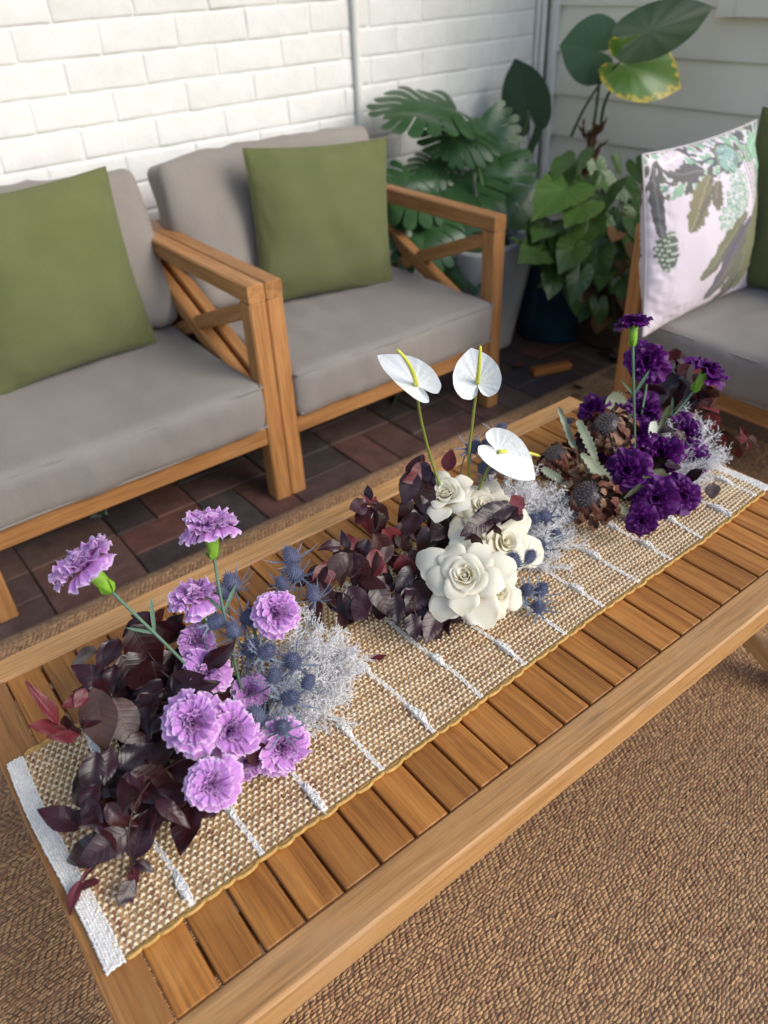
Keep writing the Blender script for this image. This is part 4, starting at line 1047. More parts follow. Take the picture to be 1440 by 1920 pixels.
# ================================================================== arrangement with white roses
B2 = Vector((.635, .300, TZ + .03))
bowl(B2, 'low black bowl holding the white roses')
def rose_petal(r0, r1, H, alpha, seed, pw_=1.0, reflex=0.0, roll_=0.0, point=0.0, taper=0.0, ns=15, nu=21):
    """petal wrapped round the axis: radius grows r0..r1 while it climbs to H; the rim may roll back"""
    r_ = np.random.default_rng(seed); V = []; uv = []; pa, pb = r_.uniform(0, 6, 2)
    for i in range(ns):
        s0 = i / (ns - 1)
        for j in range(nu):
            u = -1 + 2 * j / (nu - 1); s = s0 * (1 - .30 * abs(u) ** 2.6 + point * max(0, 1 - abs(u) * 2.4)); sc = min(s, 1.15)
            rr = r0 + (r1 - r0) * sc ** pw_; h = H * math.sin(min(sc, 1.0) * math.pi / 2) ** .9
            back = max(0, sc - .62) / .38; h -= reflex * back ** 2; rr += reflex * .45 * back
            side = max(0, abs(u) - .45) / .55; h -= roll_ * side ** 2 * s0 ** 2; rr -= roll_ * .25 * side ** 2 * s0
            a = alpha * u * (.45 + .55 * min(1, s0 * 1.6)) * (1 - taper * max(0, (s0 - .55) / .45) ** 1.4); rr += .026 * math.sin(u * 4.5 + pa) * s0 ** 3 * (1 + reflex * 6)
            V.append((rr * math.cos(a), rr * math.sin(a), h + (.012 + reflex * .22) * math.sin(u * 5.5 + pb) * s0 ** 3)); uv.append((s0 * .93, u))
    return mesh('rose_petal', V, grid_faces(ns, nu), True, uv=uv)
rp_0 = [rose_petal(.02, .07, .60, 2.4, k, .8) for k in range(2)]
rp_1 = [rose_petal(.03, .13, .61, 1.7, 5 + k, .8, .01) for k in range(3)]
rp_2 = [rose_petal(.05, .21, .61, 1.4, 10 + k, .9, .02, .02) for k in range(3)]
rp_3 = [rose_petal(.07, .31, .59, 1.25, 20 + k, 1.0, .03, .06, .05) for k in range(3)]
rp_4 = [rose_petal(.09, .46, .54, 1.15, 30 + k, 1.15, .06, .12, .10) for k in range(3)]
rp_5 = [rose_petal(.10, .70, .46, 1.0, 40 + k, 1.25, .10, .16, .16, .28) for k in range(3)]
rp_6 = [rose_petal(.12, .98, .33, .98, 50 + k, 1.15, .10, .20, .24, .40) for k in range(3)]
def rose(px, py, Y, r, fc, label, open_=1.0):
    p = K(px, py, Y=Y); n = facing(p, *fc); R = thing('rose', B2 + Vector((random.uniform(-.02, .02), random.uniform(-.02, .02), 0)), label, 'rose')
    c = p - n * r * .42; Mb = frame(c, z=n, s=r, roll=random.uniform(0, 6)); a = random.uniform(0, 6)
    v, f = lathe([(0, .58), (.025, .575), (.05, .53), (.065, .1), (.03, 0)], 10); hb = add('bud', mesh('bud', v, f, uv=[(.4, 0)] * len(v)), M['rose'], R, Mb)
    for (ms, n_) in ((rp_0, 2), (rp_1, 3), (rp_2, 3), (rp_3, 4), (rp_4, 4), (rp_5, 5), (rp_6, 5)):
        if (ms is rp_6 and open_ < .6) or (ms is rp_5 and open_ < .35): continue
        for q in range(n_):
            a += 6.283 / n_ + random.uniform(-.15, .15)
            Mp = Mb @ Matrix.Rotation(a, 4, 'Z') @ Matrix.Rotation(random.uniform(-.06, .06), 4, 'X') @ Matrix.Rotation(random.uniform(-.05, .08), 4, 'Y') @ Matrix.Scale(random.uniform(.95, 1.04), 4)
            add('petal', random.choice(ms), M['rose'], hb, Mp)
        a += .7
    pts = bez(c, c - n * .03, Vector(R.location) + Vector((0, 0, .03)), R.location, 8); v, f = tube([tuple(x - Vector(R.location)) for x in pts], .003, 7); add('stem', mesh('stem', v, f), M['stem_green'], R, WM[R].copy())
rose(872, 1080, .215, .067, (-.12, .20, .95), 'largest open white rose above the smaller front rose')
rose(932, 1112, .186, .054, (.28, .02, .95), 'smaller white rose tucked beside the largest open rose', .5)
rose(834, 925, .330, .058, (-.20, .55, .75), 'white rose standing upright behind the tall anthurium stems', .5)
rose(908, 952, .295, .058, (.12, .50, .80), 'white rose with petals fanned up between the anthurium stems', .7)
rose(948, 1018, .240, .064, (.42, .15, .88), 'white rose half covered by a burgundy sprig', .9)
# anthuriums
def spathe_mesh(seed):
    ns, nu = 22, 61; V = []; uv = []
    for i in range(ns):
        s = i / (ns - 1)
        for j in range(nu):
            u = -1 + 2 * j / (nu - 1); a = u * math.pi * .985
            Rphi = float(np.interp(abs(a), [0, .12, .35, .8, 1.3, 1.8, 2.3, 2.7, 2.95, 3.1], [1.0, .93, .82, .68, .60, .57, .56, .48, .33, .16]))
            r = Rphi * s; x = r * math.cos(a); y = r * math.sin(a) * 1.04
            z = .10 * s * s * (1 - math.cos(a * 1.0)) * .5 + .34 * abs(y) ** 1.5 - .22 * max(0, x) ** 2 + .004 * math.sin(abs(a) * 9) * s
            V.append((x, y, z)); uv.append((r * math.cos(a), r * math.sin(a)))
    return mesh('spathe', V, grid_faces(ns, nu), True, uv=uv)
spm = spathe_mesh(1)
t = NT('white_spathe'); a_ = t.attr('flat'); sx = t.n('ShaderNodeSeparateXYZ'); t.l(a_.outputs['Vector'], sx.inputs[0])
ang = t.math('ARCTAN2', t.math('ABSOLUTE', sx.outputs[1]), sx.outputs[0]); wv = t.math('SINE', t.math('MULTIPLY', ang, 17.0)); nn = t.noise(a_.outputs['Vector'], 9, 4, .6, .6)
t.base((.70, .70, .67)); bb = t.bump(wv, .16, .002); t.bump(nn, .45, .003, bb); M['spathe'] = t.set(.28, .5, Coat_Weight=.15, Coat_Roughness=.2)
def anthurium(c, tip, Yc, Yt, stem_px, stem_Y, spx, spY, label, Lr=1.0, nz=None):
    C = K(*c, Y=Yc); T_ = KD(*tip, C); d = T_ - C; L = d.length; n = facing(C, *(nz or (0, .2, 1)))
    base = B2 + Vector((random.uniform(-.02, .02), random.uniform(-.01, .03), 0)); R = thing('anthurium', base, label, 'anthurium')
    sp = add('spathe', spm, M['spathe'], R, frame(C, x=d, z=n, s=(L, L * Lr, L)))
    S_ = K(*spx, Y=spY); pts = bez(C + n * .001, C.lerp(S_, .35) + n * .012, C.lerp(S_, .7) + n * .010, S_, 14)
    v, f = tube([tuple(p - Vector(R.location)) for p in pts], [.0034 * (1 - .45 * (i / 13) ** 1.5) for i in range(13)] + [.0012], 9); add('spadix', mesh('spadix', v, f), M['spadix'], R, WM[R].copy())
    mid = [K(x, y, Y=yy) for (x, y), yy in zip(stem_px, stem_Y)]
    ctrl = [C] + mid; P = []
    # smooth run through the measured points
    ctrl = [ctrl[0]] + ctrl + [ctrl[-1]]
    for i in range(1, len(ctrl) - 2):
        for q in range(8):
            u = q / 8; a0, a1, a2, a3 = ctrl[i - 1], ctrl[i], ctrl[i + 1], ctrl[i + 2]
            P.append(.5 * ((2 * a1) + (a2 - a0) * u + (2 * a0 - 5 * a1 + 4 * a2 - a3) * u * u + (3 * a1 - a0 - 3 * a2 + a3) * u ** 3))
    P.append(ctrl[-1])
    v, f = tube([tuple(p - Vector(R.location)) for p in P], .0022, 8); add('stem', mesh('stem', v, f), M['spathe_stem'], R, WM[R].copy())
anthurium((780, 722), (713, 656), .335, .335, [(790, 790), (812, 872), (846, 968)], [.345, .345, .33], (744, 655), .325, 'white anthurium with its heart-shaped spathe pointing away to one side', .66, (.45, .25, .85))
anthurium((895, 718), (884, 649), .335, .345, [(886, 790), (879, 860), (882, 925)], [.338, .34, .34], (901, 648), .325, 'white anthurium standing straight with its spathe upright', 1.05, (.05, .05, 1))
anthurium((934, 848), (1010, 893), .315, .315, [(912, 885), (893, 930), (878, 968)], [.315, .325, .33], (1012, 855), .30, 'low white anthurium bending over the silvery statice', .76, (.0, .45, .9))
for (x, y, Y) in ((888, 838, .36), (912, 834, .36), (938, 806, .375), (908, 880, .34), (932, 868, .34), (998, 974, .265), (1022, 968, .27), (1045, 1004, .25), (992, 1045, .215), (964, 1052, .215), (988, 1106, .175), (1014, 1106, .175), (1010, 1138, .155), (1012, 1022, .235)):
    holly(x, y, Y, B2 + Vector((random.uniform(0, .05), random.uniform(-.02, .03), 0)), 'blue-grey sea holly head beside the white roses', 'sea holly with the white roses')
for (x, y, Y) in ((985, 890, .335), (1020, 885, .34), (1035, 925, .315), (1062, 960, .30), (1075, 1000, .28), (1060, 1040, .255), (1035, 1085, .225), (1005, 940, .32), (960, 905, .34), (1030, 1005, .275), (1040, 1062, .25), (1015, 1045, .26), (1050, 1015, .265), (1000, 910, .335), (1020, 960, .30), (1070, 1020, .262)):
    p = K(x, y, Y=Y); p.z = max(p.z, TZ + .012)
    statice(p, (B2.x + .06 + random.uniform(-.01, .015), B2.y - .01 + random.uniform(-.03, .025), TZ + .025), 'silvery lilac statice spray fanning out beside the white roses', 'statice with the white roses', .95)
b = branch(B2 + Vector((-.04, 0, 0)), 'upright burgundy leaves in front of the rear white rose', None)
twig(b, [B2 + Vector((-.03, 0, 0)), B2 + Vector((-.03, .03, .06)), K(792, 930, Y=.36), K(790, 850, Y=.38)])
for a_ in (((800, 866), (776, 924), .36, .35), ((806, 880), (800, 930), .355, .34), ((790, 900), (802, 965), .35, .335), ((776, 880), (758, 945), .365, .35), ((770, 930), (752, 980), .355, .345), ((812, 960), (836, 1012), .335, .32), ((846, 965), (806, 1015), .33, .315), ((800, 985), (790, 1040), .33, .31), ((780, 960), (760, 1010), .345, .33), ((770, 900), (790, 850), .37, .38), ((830, 985), (862, 1012), .325, .31), ((800, 940), (776, 985), .35, .335), ((758, 985), (800, 1000), .345, .335), ((815, 900), (790, 945), .352, .34)):
    lf(b, *a_)
lf(b, (838, 884), (846, 842), .37, .38, M['burgundy_red']); lf(b, (796, 925), (815, 968), .345, .335, M['burgundy_brown']); lf(b, (808, 872), (770, 905), .36, .35, M['burgundy_red'])
b = branch(B2 + Vector((-.06, .01, 0)), 'arching burgundy branch with drooping leaves lying across the table slats', None)
twig(b, [B2 + Vector((-.04, 0, 0)), K(740, 1020, Y=.33), K(680, 1030, Y=.345), K(590, 1090, Y=.34)])
for a_ in (((716, 992), (762, 1040), .345, .325), ((740, 985), (775, 1035), .345, .325), ((700, 1000), (740, 1060), .345, .32), ((772, 1030), (788, 1080), .32, .30), ((690, 1010), (672, 1050), .345, .335), ((752, 1040), (770, 1100), .32, .295),
           ((650, 1036), (606, 1098), .34, .325), ((655, 1038), (630, 1090), .34, .325), ((660, 1036), (660, 1084), .34, .32), ((665, 1036), (684, 1098), .338, .315), ((700, 1035), (704, 1090), .335, .315), ((705, 1032), (682, 1082), .335, .32), ((690, 1032), (722, 1072), .337, .32), ((612, 1060), (570, 1100), .345, .335), ((620, 1055), (590, 1110), .345, .33), ((640, 1024), (604, 1020), .35, .355), ((655, 1030), (640, 1000), .35, .36), ((672, 1030), (650, 1006), .35, .36),
           ((688, 945), (652, 958), .365, .36), ((692, 942), (662, 940), .367, .37), ((690, 950), (668, 985), .362, .35), ((694, 950), (700, 992), .362, .345), ((696, 945), (730, 975), .362, .35), ((692, 940), (690, 910), .37, .38), ((696, 942), (712, 938), .368, .37), ((700, 960), (722, 1010), .355, .34), ((684, 962), (690, 1005), .358, .345), ((730, 1010), (716, 1060), .34, .32)):
    lf(b, *a_, random.choice([None, None, M['burgundy'], M['burgundy_brown'], M['burgundy_red']]))
for q in ((686, 945), (690, 938), (697, 940), (700, 946)): lf(b, (692, 948), (q[0] + random.uniform(-26, 26), q[1] - random.uniform(8, 24)), .366, .372, M['burgundy_red'], random.choice(slim))
rand_leaves(b, 22, K(690, 1075, Y=.325), (.045, .02, .018), (.035, .052), [M['burgundy'], M['burgundy'], M['burgundy'], M['burgundy_red']], .5)
b = branch(B2 + Vector((-.05, -.04, 0)), 'shadowy burgundy leaves hanging low over the runner below the roses', None)
twig(b, [B2 + Vector((-.03, -.02, 0)), K(740, 1100, Y=.28), K(770, 1150, Y=.235), K(810, 1190, z=.42)])
for a_ in (((700, 1090), (730, 1150), .295, .26), ((650, 1100), (690, 1160), .31, .27), ((630, 1110), (660, 1160), .315, .285), ((760, 1100), (790, 1170), .28, .24), ((790, 1120), (820, 1200), .26, .215), ((740, 1110), (745, 1170), .28, .245), ((780, 1160), (830, 1196), .235, .21), ((770, 1150), (780, 1200), .235, .21), ((830, 1150), (862, 1165), .225, .215), ((600, 1090), (625, 1140), .33, .30), ((690, 1120), (660, 1165), .29, .265), ((820, 1140), (800, 1205), .23, .205), ((800, 1090), (770, 1140), .275, .245), ((720, 1080), (690, 1120), .30, .285), ((770, 1060), (750, 1110), .30, .275), ((840, 1140), (828, 1180), .225, .205)):
    lf(b, *a_)
rand_leaves(b, 16, B2 + Vector((-.10, .0, .01)), (.045, .03, .015), (.04, .058))
b = branch(B2 + Vector((.02, -.01, 0)), 'burgundy sprig lying over the white rose petals', None)
twig(b, [K(878, 1010, Y=.25), K(910, 980, Y=.245), K(960, 950, Y=.25), K(990, 945, Y=.255)])
for a_ in (((950, 945), (890, 985), .245, .245), ((925, 965), (868, 1002), .245, .245), ((960, 948), (905, 975), .242, .24), ((945, 965), (985, 960), .245, .25), ((930, 970), (912, 1000), .24, .235), ((900, 985), (872, 1012), .245, .245), ((885, 1000), (905, 1035), .24, .225), ((955, 945), (930, 950), .25, .25), ((940, 955), (890, 965), .25, .255), ((930, 985), (936, 1010), .235, .23), ((970, 950), (940, 975), .245, .24)):
    lf(b, *a_, None, random.choice([leafs[0], leafs[2], leafs[4], leafs[6]]), .85)
lf(b, (962, 955), (998, 945), .25, .255, M['burgundy_red']); lf(b, (958, 950), (986, 932), .25, .26, M['burgundy_red'])

# ================================================================== arrangement with dark purple carnations
B3 = Vector((1.040, .275, TZ + .03))
bowl(B3, 'low black bowl holding the dark purple carnations')
car3 = [(1187, 600, .320, .0330, (.0, .95, .30), 'dark purple carnation held highest above the seed heads', 1), (1212, 677, .325, .0400, (-.05, .25, .95), 'open dark purple carnation just below the highest dark bloom', 0), (1330, 690, .285, .0390, (.5, .72, .42), 'dark purple carnation leaning towards the third armchair on a bare stem', 1)]
for c in car3: carnation(c, B3 + Vector((random.uniform(-.02, .02), random.uniform(-.02, .02), 0)), M['purple'], c[5], None, leaves=c[6])
for c in ((1108, 768, .375, .032, (-.6, .4, .6), 'dark purple carnation overhanging the bare slats behind the seed heads'), (1150, 775, .36, .028, (-.2, .7, .5), 'nearly black carnation between the seed head and the upright stem'), (1205, 770, .335, .040, (.1, .5, .8), 'dark purple carnation directly behind the upright stem'), (1284, 812, .265, .040, (.25, .35, .9), 'dark purple carnation below the bloom that leans towards the armchair'), (1195, 812, .29, .033, (-.2, .4, .9), 'small shadowed purple carnation beside the pale leaf'), (1238, 850, .255, .041, (.0, .25, .95), 'dark purple carnation in the middle of the dark bunch'), (1298, 858, .235, .042, (.45, .1, .9), 'dark purple carnation pressed against the pale statice'), (1176, 882, .245, .042, (-.25, .15, .95), 'dark purple carnation beside the long serrated leaves'), (1228, 935, .19, .040, (-.1, -.05, 1), 'dark purple carnation low over the runner, touching the smallest dark bloom'), (1276, 928, .185, .038, (.3, -.1, .95), 'dark purple carnation low over the runner beside the loose dark leaf'), (1203, 976, .165, .028, (-.1, -.35, .9), 'smallest and lowest dark purple carnation lying on the runner'), (1122, 842, .335, .024, (-.4, .3, .8), 'dark purple carnation half hidden beneath the beaded seed head')):
    carnation(c, B3 + Vector((random.uniform(-.02, .03), random.uniform(-.025, .02), 0)), M['purple'], c[5])
# dried seed heads with rust bracts
def beads(n=130):
    mb = MB(); tips = MB(); ga = 2.39996; dome = lathe([(0, .98), (.45, .86), (.75, .6), (.9, .2), (.88, -.3), (.6, -.7)], 18); mb.put(*dome)
    for i in range(n):
        z = 1 - 1.15 * (i + .5) / n; r = math.sqrt(max(0, 1 - z * z)); a = i * ga; nr = Vector((r * math.cos(a), r * math.sin(a), z)); c = Vector((nr.x * .88, nr.y * .88, nr.z * .94)); t1 = nr.orthogonal().normalized(); t2 = nr.cross(t1); s = .098
        mb.put([tuple(c + (t1 * math.cos(q) + t2 * math.sin(q)) * s) for q in np.linspace(0, 6.283, 6)[:-1]] + [tuple(c + (t1 * math.cos(q) + t2 * math.sin(q)) * s * .7 + nr * .07) for q in np.linspace(0, 6.283, 6)[:-1]], [(q, (q + 1) % 5, 5 + (q + 1) % 5, 5 + q) for q in range(5)] + [(5, 6, 7, 8, 9)])
        tips.put([tuple(c + (t1 * math.cos(q) + t2 * math.sin(q)) * s * .34 + nr * .069) for q in np.linspace(0, 6.283, 5)[:-1]] + [tuple(c + nr * .13)], [(0, 1, 4), (1, 2, 4), (2, 3, 4), (3, 0, 4)])
    return mb.mesh('seed_dome', False), tips.mesh('seed_tips', False)
dome_m, tip_m = beads()
def bract_mesh(seed, curl):
    V = []; uv = []; ns, nu = 9, 7
    for i in range(ns):
        s = i / (ns - 1); w = .20 * math.sin(math.pi * (.12 + .80 * s)) ** .8
        for j in range(nu):
            u = -1 + 2 * j / (nu - 1); th = curl * s * s
            V.append((s * math.cos(th) * .9 + .03 * math.sin(u * 3 + seed), u * w, s * math.sin(th) * .75 + .30 * w * u * u * 2.2 + .03 * math.sin(s * 9 + seed)))
    return mesh('bract', V, grid_faces(ns, nu))
bracts = [bract_mesh(k, c) for k, c in enumerate((.7, 1.1, 1.5, 1.9))]
def seedhead(px, py, Y, r, fc, label):
    p = K(px, py, Y=Y); n = facing(p, *fc); R = thing('seed_head', B3 + Vector((-.06, .01, 0)), label, 'seed head')
    Mb = frame(p, z=n, s=(r, r, r * .9), roll=random.uniform(0, 6)); Md = Mb @ Matrix.Scale(.74, 4); d = add('dome', dome_m, M['bead'], R, Md); add('seed_tips', tip_m, M['bead_tip'], d, Md)
    for ring, (m_, zz, sc, tl) in enumerate(((10, -.15, .85, -.85), (11, -.35, 1.1, -.5), (12, -.60, 1.25, -.1), (11, -.85, 1.3, .3))):
        for q in range(m_):
            a = q * 6.283 / m_ + ring * .3 + random.uniform(-.15, .15)
            Mp = Mb @ Matrix.Rotation(a, 4, 'Z') @ Matrix.Translation((.60, 0, zz)) @ Matrix.Rotation(tl + random.uniform(-.2, .2), 4, 'Y') @ Matrix.Scale(sc * .92 * random.uniform(.85, 1.15), 4)
            add('bract', random.choice(bracts), random.choice([M['bract'], M['bract'], M['bract_tan']]), d, Mp)
    pts = bez(p - n * r * .5, p - n * r * 2.2, Vector(R.location) + Vector((0, 0, .03)), R.location, 8); v, f = tube([tuple(x - Vector(R.location)) for x in pts], .004, 7); add('stem', mesh('stem', v, f), M['stem_dark'], R, WM[R].copy())
seedhead(1140, 800, .315, .035, (-.1, .55, .8), 'brown beaded seed head with rust bracts behind the grey serrated leaves')
seedhead(1042, 858, .345, .031, (-.3, .75, .55), 'dark seed head lying lowest against the silvery statice')
seedhead(1104, 932, .255, .038, (-.25, .35, .85), 'brown seed head with curled rust bracts at the front of the runner')
# serrated grey-green leaves
def serrated(seed, w=.12, curl=.2, teeth=9):
    r_ = np.random.default_rng(seed); V = []; uv = []; ns = teeth * 3 + 1
    for i in range(ns):
        s = i / (ns - 1); saw = (i % 3) / 2.0; ww = w * (math.sin(math.pi * (.06 + .88 * s)) ** .5) * (.70 + .36 * saw) * (.55 + .55 * s)
        for u in (-1, -.5, 0, .5, 1):
            V.append((s, u * ww, -curl * s * s + .35 * ww * abs(u) + .012 * math.sin(s * 15 + seed) * u)); uv.append((s, u))
    return mesh('leaf', V, grid_faces(ns, 5), True, uv=uv)
ser = [serrated(1, .16), serrated(2, .13, .35), serrated(3, .18, -.15), serrated(4, .12, .5)]
R = thing('serrated_sprig', B3 + Vector((-.05, 0, 0)), 'grey-green serrated leaves beside the brown seed heads', 'foliage')
twig(R, [B3 + Vector((-.04, 0, 0)), B3 + Vector((-.05, 0, .04)), K(1120, 900, Y=.27), K(1105, 850, Y=.29)])
for (bs, tp, a, c, w) in (((1120, 872), (1100, 808), .285, .30, 1.0), ((1090, 850), (1150, 912), .29, .245, .9), ((1060, 905), (1022, 882), .31, .33, 1.0), ((1150, 950), (1200, 965), .235, .205, 1.5), ((1092, 880), (1058, 790), .32, .34, .4), ((1180, 770), (1130, 742), .36, .37, 1.2)):
    lf(R, bs, tp, a, c, M['banksia_leaf'], random.choice(ser), w)
for (bs, tp, a, c) in (((1205, 895), (1258, 880), .215, .21), ((1232, 815), (1262, 745), .27, .29), ((1170, 935), (1200, 910), .225, .22), ((1165, 800), (1190, 765), .32, .33)):
    lf(R, bs, tp, a, c, M['dark_leaf'], random.choice(ser), .7)
M['pale_leaf'] = pinnate('pale_leaf_back', lin(205, 210, 190), lin(215, 218, 200), lin(225, 226, 205), .55, .3, 0, 10)
lf(R, (1224, 828), (1222, 790), .265, .275, M['pale_leaf'], ser[2], 1.3)
for (x, y, Y) in ((1318, 790, .265), (1345, 840, .235), (1352, 880, .215), (1330, 912, .19), (1318, 850, .24), (1310, 890, .205), (1300, 770, .29), (1345, 905, .20), (1225, 800, .29), (1240, 820, .275), (1280, 910, .20), (1330, 870, .222), (1260, 790, .29)):
    p = K(x, y, Y=Y); p.z = max(p.z, TZ + .010)
    statice(p, (B3.x + .06 + random.uniform(-.015, .015), B3.y - .02 + random.uniform(-.03, .025), TZ + .025), 'silvery lilac statice spray beside the dark purple carnations', 'statice with the dark carnations', .95)
b = branch(B3 + Vector((.04, .04, 0)), 'dark burgundy leaves rising behind the dark purple carnations', None)
twig(b, [B3 + Vector((.03, .03, 0)), B3 + Vector((.05, .06, .08)), K(1265, 740, Y=.36), K(1262, 672, Y=.37)])
for a_ in (((1258, 690), (1240, 756), .36, .34), ((1268, 700), (1254, 768), .355, .335), ((1272, 680), (1300, 730), .365, .35), ((1285, 720), (1282, 790), .35, .33), ((1262, 672), (1230, 700), .37, .365), ((1262, 670), (1290, 662), .37, .37), ((1300, 740), (1270, 780), .345, .335), ((1240, 710), (1226, 768), .355, .335), ((1250, 660), (1276, 690), .37, .36), ((1310, 730), (1338, 770), .345, .33), ((1232, 740), (1262, 790), .35, .33), ((1215, 720), (1240, 770), .36, .34)):
    lf(b, *a_)
for a_ in (((1300, 690), (1335, 735), .36, .345), ((1318, 720), (1342, 765), .35, .335), ((1312, 762), (1348, 752), .34, .345), ((1325, 775), (1345, 812), .33, .315), ((1300, 760), (1290, 800), .34, .325)):
    lf(b, *a_, M['burgundy_red'])
twig(b, [K(1330, 765, Y=.33), K(1345, 745, Y=.335), K(1360, 722, Y=.34), K(1374, 698, Y=.345)], .0014)
rand_leaves(b, 26, K(1275, 735, Y=.355), (.03, .025, .03), (.045, .062)); rand_leaves(b, 12, K(1120, 800, Y=.37), (.03, .02, .02), (.04, .055))
b = branch(B3 + Vector((.07, 0, 0)), 'thin sprig of curling dusky red leaves reaching past the end of the table', None)
twig(b, [K(1320, 800, Y=.29), K(1350, 812, Y=.27), K(1380, 822, Y=.26), K(1404, 824, Y=.255)], .0011)
for a_ in (((1350, 812), (1368, 850), .27, .255), ((1404, 824), (1436, 832), .255, .25), ((1402, 822), (1390, 806), .255, .26), ((1400, 824), (1372, 826), .255, .255), ((1402, 828), (1408, 852), .255, .245), ((1378, 830), (1385, 862), .262, .25), ((1345, 815), (1372, 808), .272, .27)):
    lf(b, *a_, random.choice([M['burgundy_red'], M['burgundy_brown']]), random.choice(slim + leafs[:2]), .9)
lf(b, (1335, 905), (1338, 935), -.44, -.418, M['burgundy'], leafs[1], 1.5)
lf(b, (1350, 805), (1372, 852), .272, .255, M['burgundy'], leafs[0], 1.2)
b = branch(B3 + Vector((0, 0, 0)), 'shadowed burgundy leaves filling in under the dark carnations', None)
twig(b, [B3, B3 + Vector((0, .02, .03)), B3 + Vector((.01, .03, .05)), B3 + Vector((.02, .03, .07))])
rand_leaves(b, 34, B3 + Vector((.02, .03, .03)), (.055, .045, .02), (.035, .055))
# ================================================================== potted plants
def leafy(name, base, alt, vein, rough=.32, spec=.5, yellow=None, y0=.86, y1=1.05):
    t = NT(name); a = t.attr('flat'); sx = t.n('ShaderNodeSeparateXYZ'); t.l(a.outputs['Vector'], sx.inputs[0])
    ang = t.math('ARCTAN2', t.math('ABSOLUTE', sx.outputs[1]), sx.outputs[0])
    w = t.math('ABSOLUTE', t.math('SINE', t.math('MULTIPLY', ang, 5.5))); vn = t.math('SUBTRACT', 1.0, t.math('MINIMUM', t.math('MULTIPLY', w, 7.0), 1.0))
    n = t.noise(t.coord(), 9, 5, .6); oi = t.n('ShaderNodeObjectInfo')
    c = t.mix(base, alt, t.math('MULTIPLY', t.math('ADD', oi.outputs['Random'], n), .6)); c = t.mix(c, vein, t.math('MULTIPLY', vn, .45))
    if yellow: c = t.mix(c, yellow, t.ramp(t.math('ADD', sx.outputs[2], t.math('MULTIPLY', t.math('SUBTRACT', n, .5), .9)), [(y0, 0), (y1, 1)]))
    t.base(c); t.bump(vn, .08, .002); return t.set(rough, spec)
M['monstera'] = leafy('monstera_leaf', (.016, .050, .016), (.027, .080, .021), (.06, .12, .04), .38, .45)
M['alocasia'] = leafy('alocasia_leaf', (.030, .072, .030), (.048, .105, .034), (.10, .17, .07), .42, .4)
M['alocasia_yellow'] = leafy('yellowing_leaf', (.06, .15, .02), (.10, .20, .025), (.2, .3, .08), .34, .5, (.62, .44, .03), .88, 1.2)
M['alocasia_dark'] = leafy('dark_leaf_blade', (.014, .038, .014), (.02, .05, .018), (.035, .065, .03), .5, .25)
M['syngonium'] = leafy('arrow_leaf', (.020, .054, .010), (.052, .108, .018), (.12, .19, .06), .4, .4, (.19, .13, .045), 1.0, 1.2)
M['petiole'] = plain('petiole', (.05, .10, .025), .4, .5, .2, 30)
M['petiole_dark'] = plain('dark_petiole', (.012, .014, .010), .4, .5, .2, 30)
M['bark'] = plain('fibrous_trunk', (.09, .048, .026), .9, .2, .55, 60, .9, .01, 90)
M['grey_pot'] = plain('grey_cement_pot', lin(150, 154, 154), .75, .3, .12, 7, .3, .003, 60)
M['blue_pot'] = plain('dark_blue_glaze', (.006, .028, .052), .15, .6, .25, 9)
M['brown_pot'] = plain('dark_terracotta_pot', (.035, .018, .012), .7, .3, .25, 9)
M['potting'] = plain('potting_soil', (.02, .014, .010), .95, .1, .4, 60, .8, .01, 90)
M['dead'] = plain('dry_leaf', (.14, .072, .03), .8, .2, .4, 40)
def heart(prof_a, prof_r, seed=0, ns=9, nu=37, cup=.15, droop=.35, wav=.02):
    V = []; uv = []
    for i in range(ns):
        s = i / (ns - 1)
        for j in range(nu):
            u = -1 + 2 * j / (nu - 1); a = u * math.pi * .985; Rr = float(np.interp(abs(a), prof_a, prof_r)); r = Rr * s
            x, y = r * math.cos(a), r * math.sin(a)
            V.append((x, y, cup * abs(y) - droop * (x * abs(x) * .5 + y * y * .5) + wav * s * math.sin(abs(a) * 11 + seed))); uv.append((x, y, s))
    m = mesh('leaf_blade', V, grid_faces(ns, nu), True, uv=np.array(uv)); return m
HA = [0, .1, .3, .7, 1.2, 1.7, 2.2, 2.6, 2.9, 3.1]
aloc_m = [heart(HA, [1.0, .93, .86, .76, .68, .62, .60, .56, .42, .10], k, cup=c, droop=d, wav=.008) for k, (c, d) in enumerate(((.1, .25), (.25, .5), (-.1, .2)))]
syng_m = [heart(HA, [1.0, .86, .70, .52, .42, .42, .50, .55, .42, .12], k, cup=.25, droop=d) for k, d in enumerate((.2, .5, .7))]
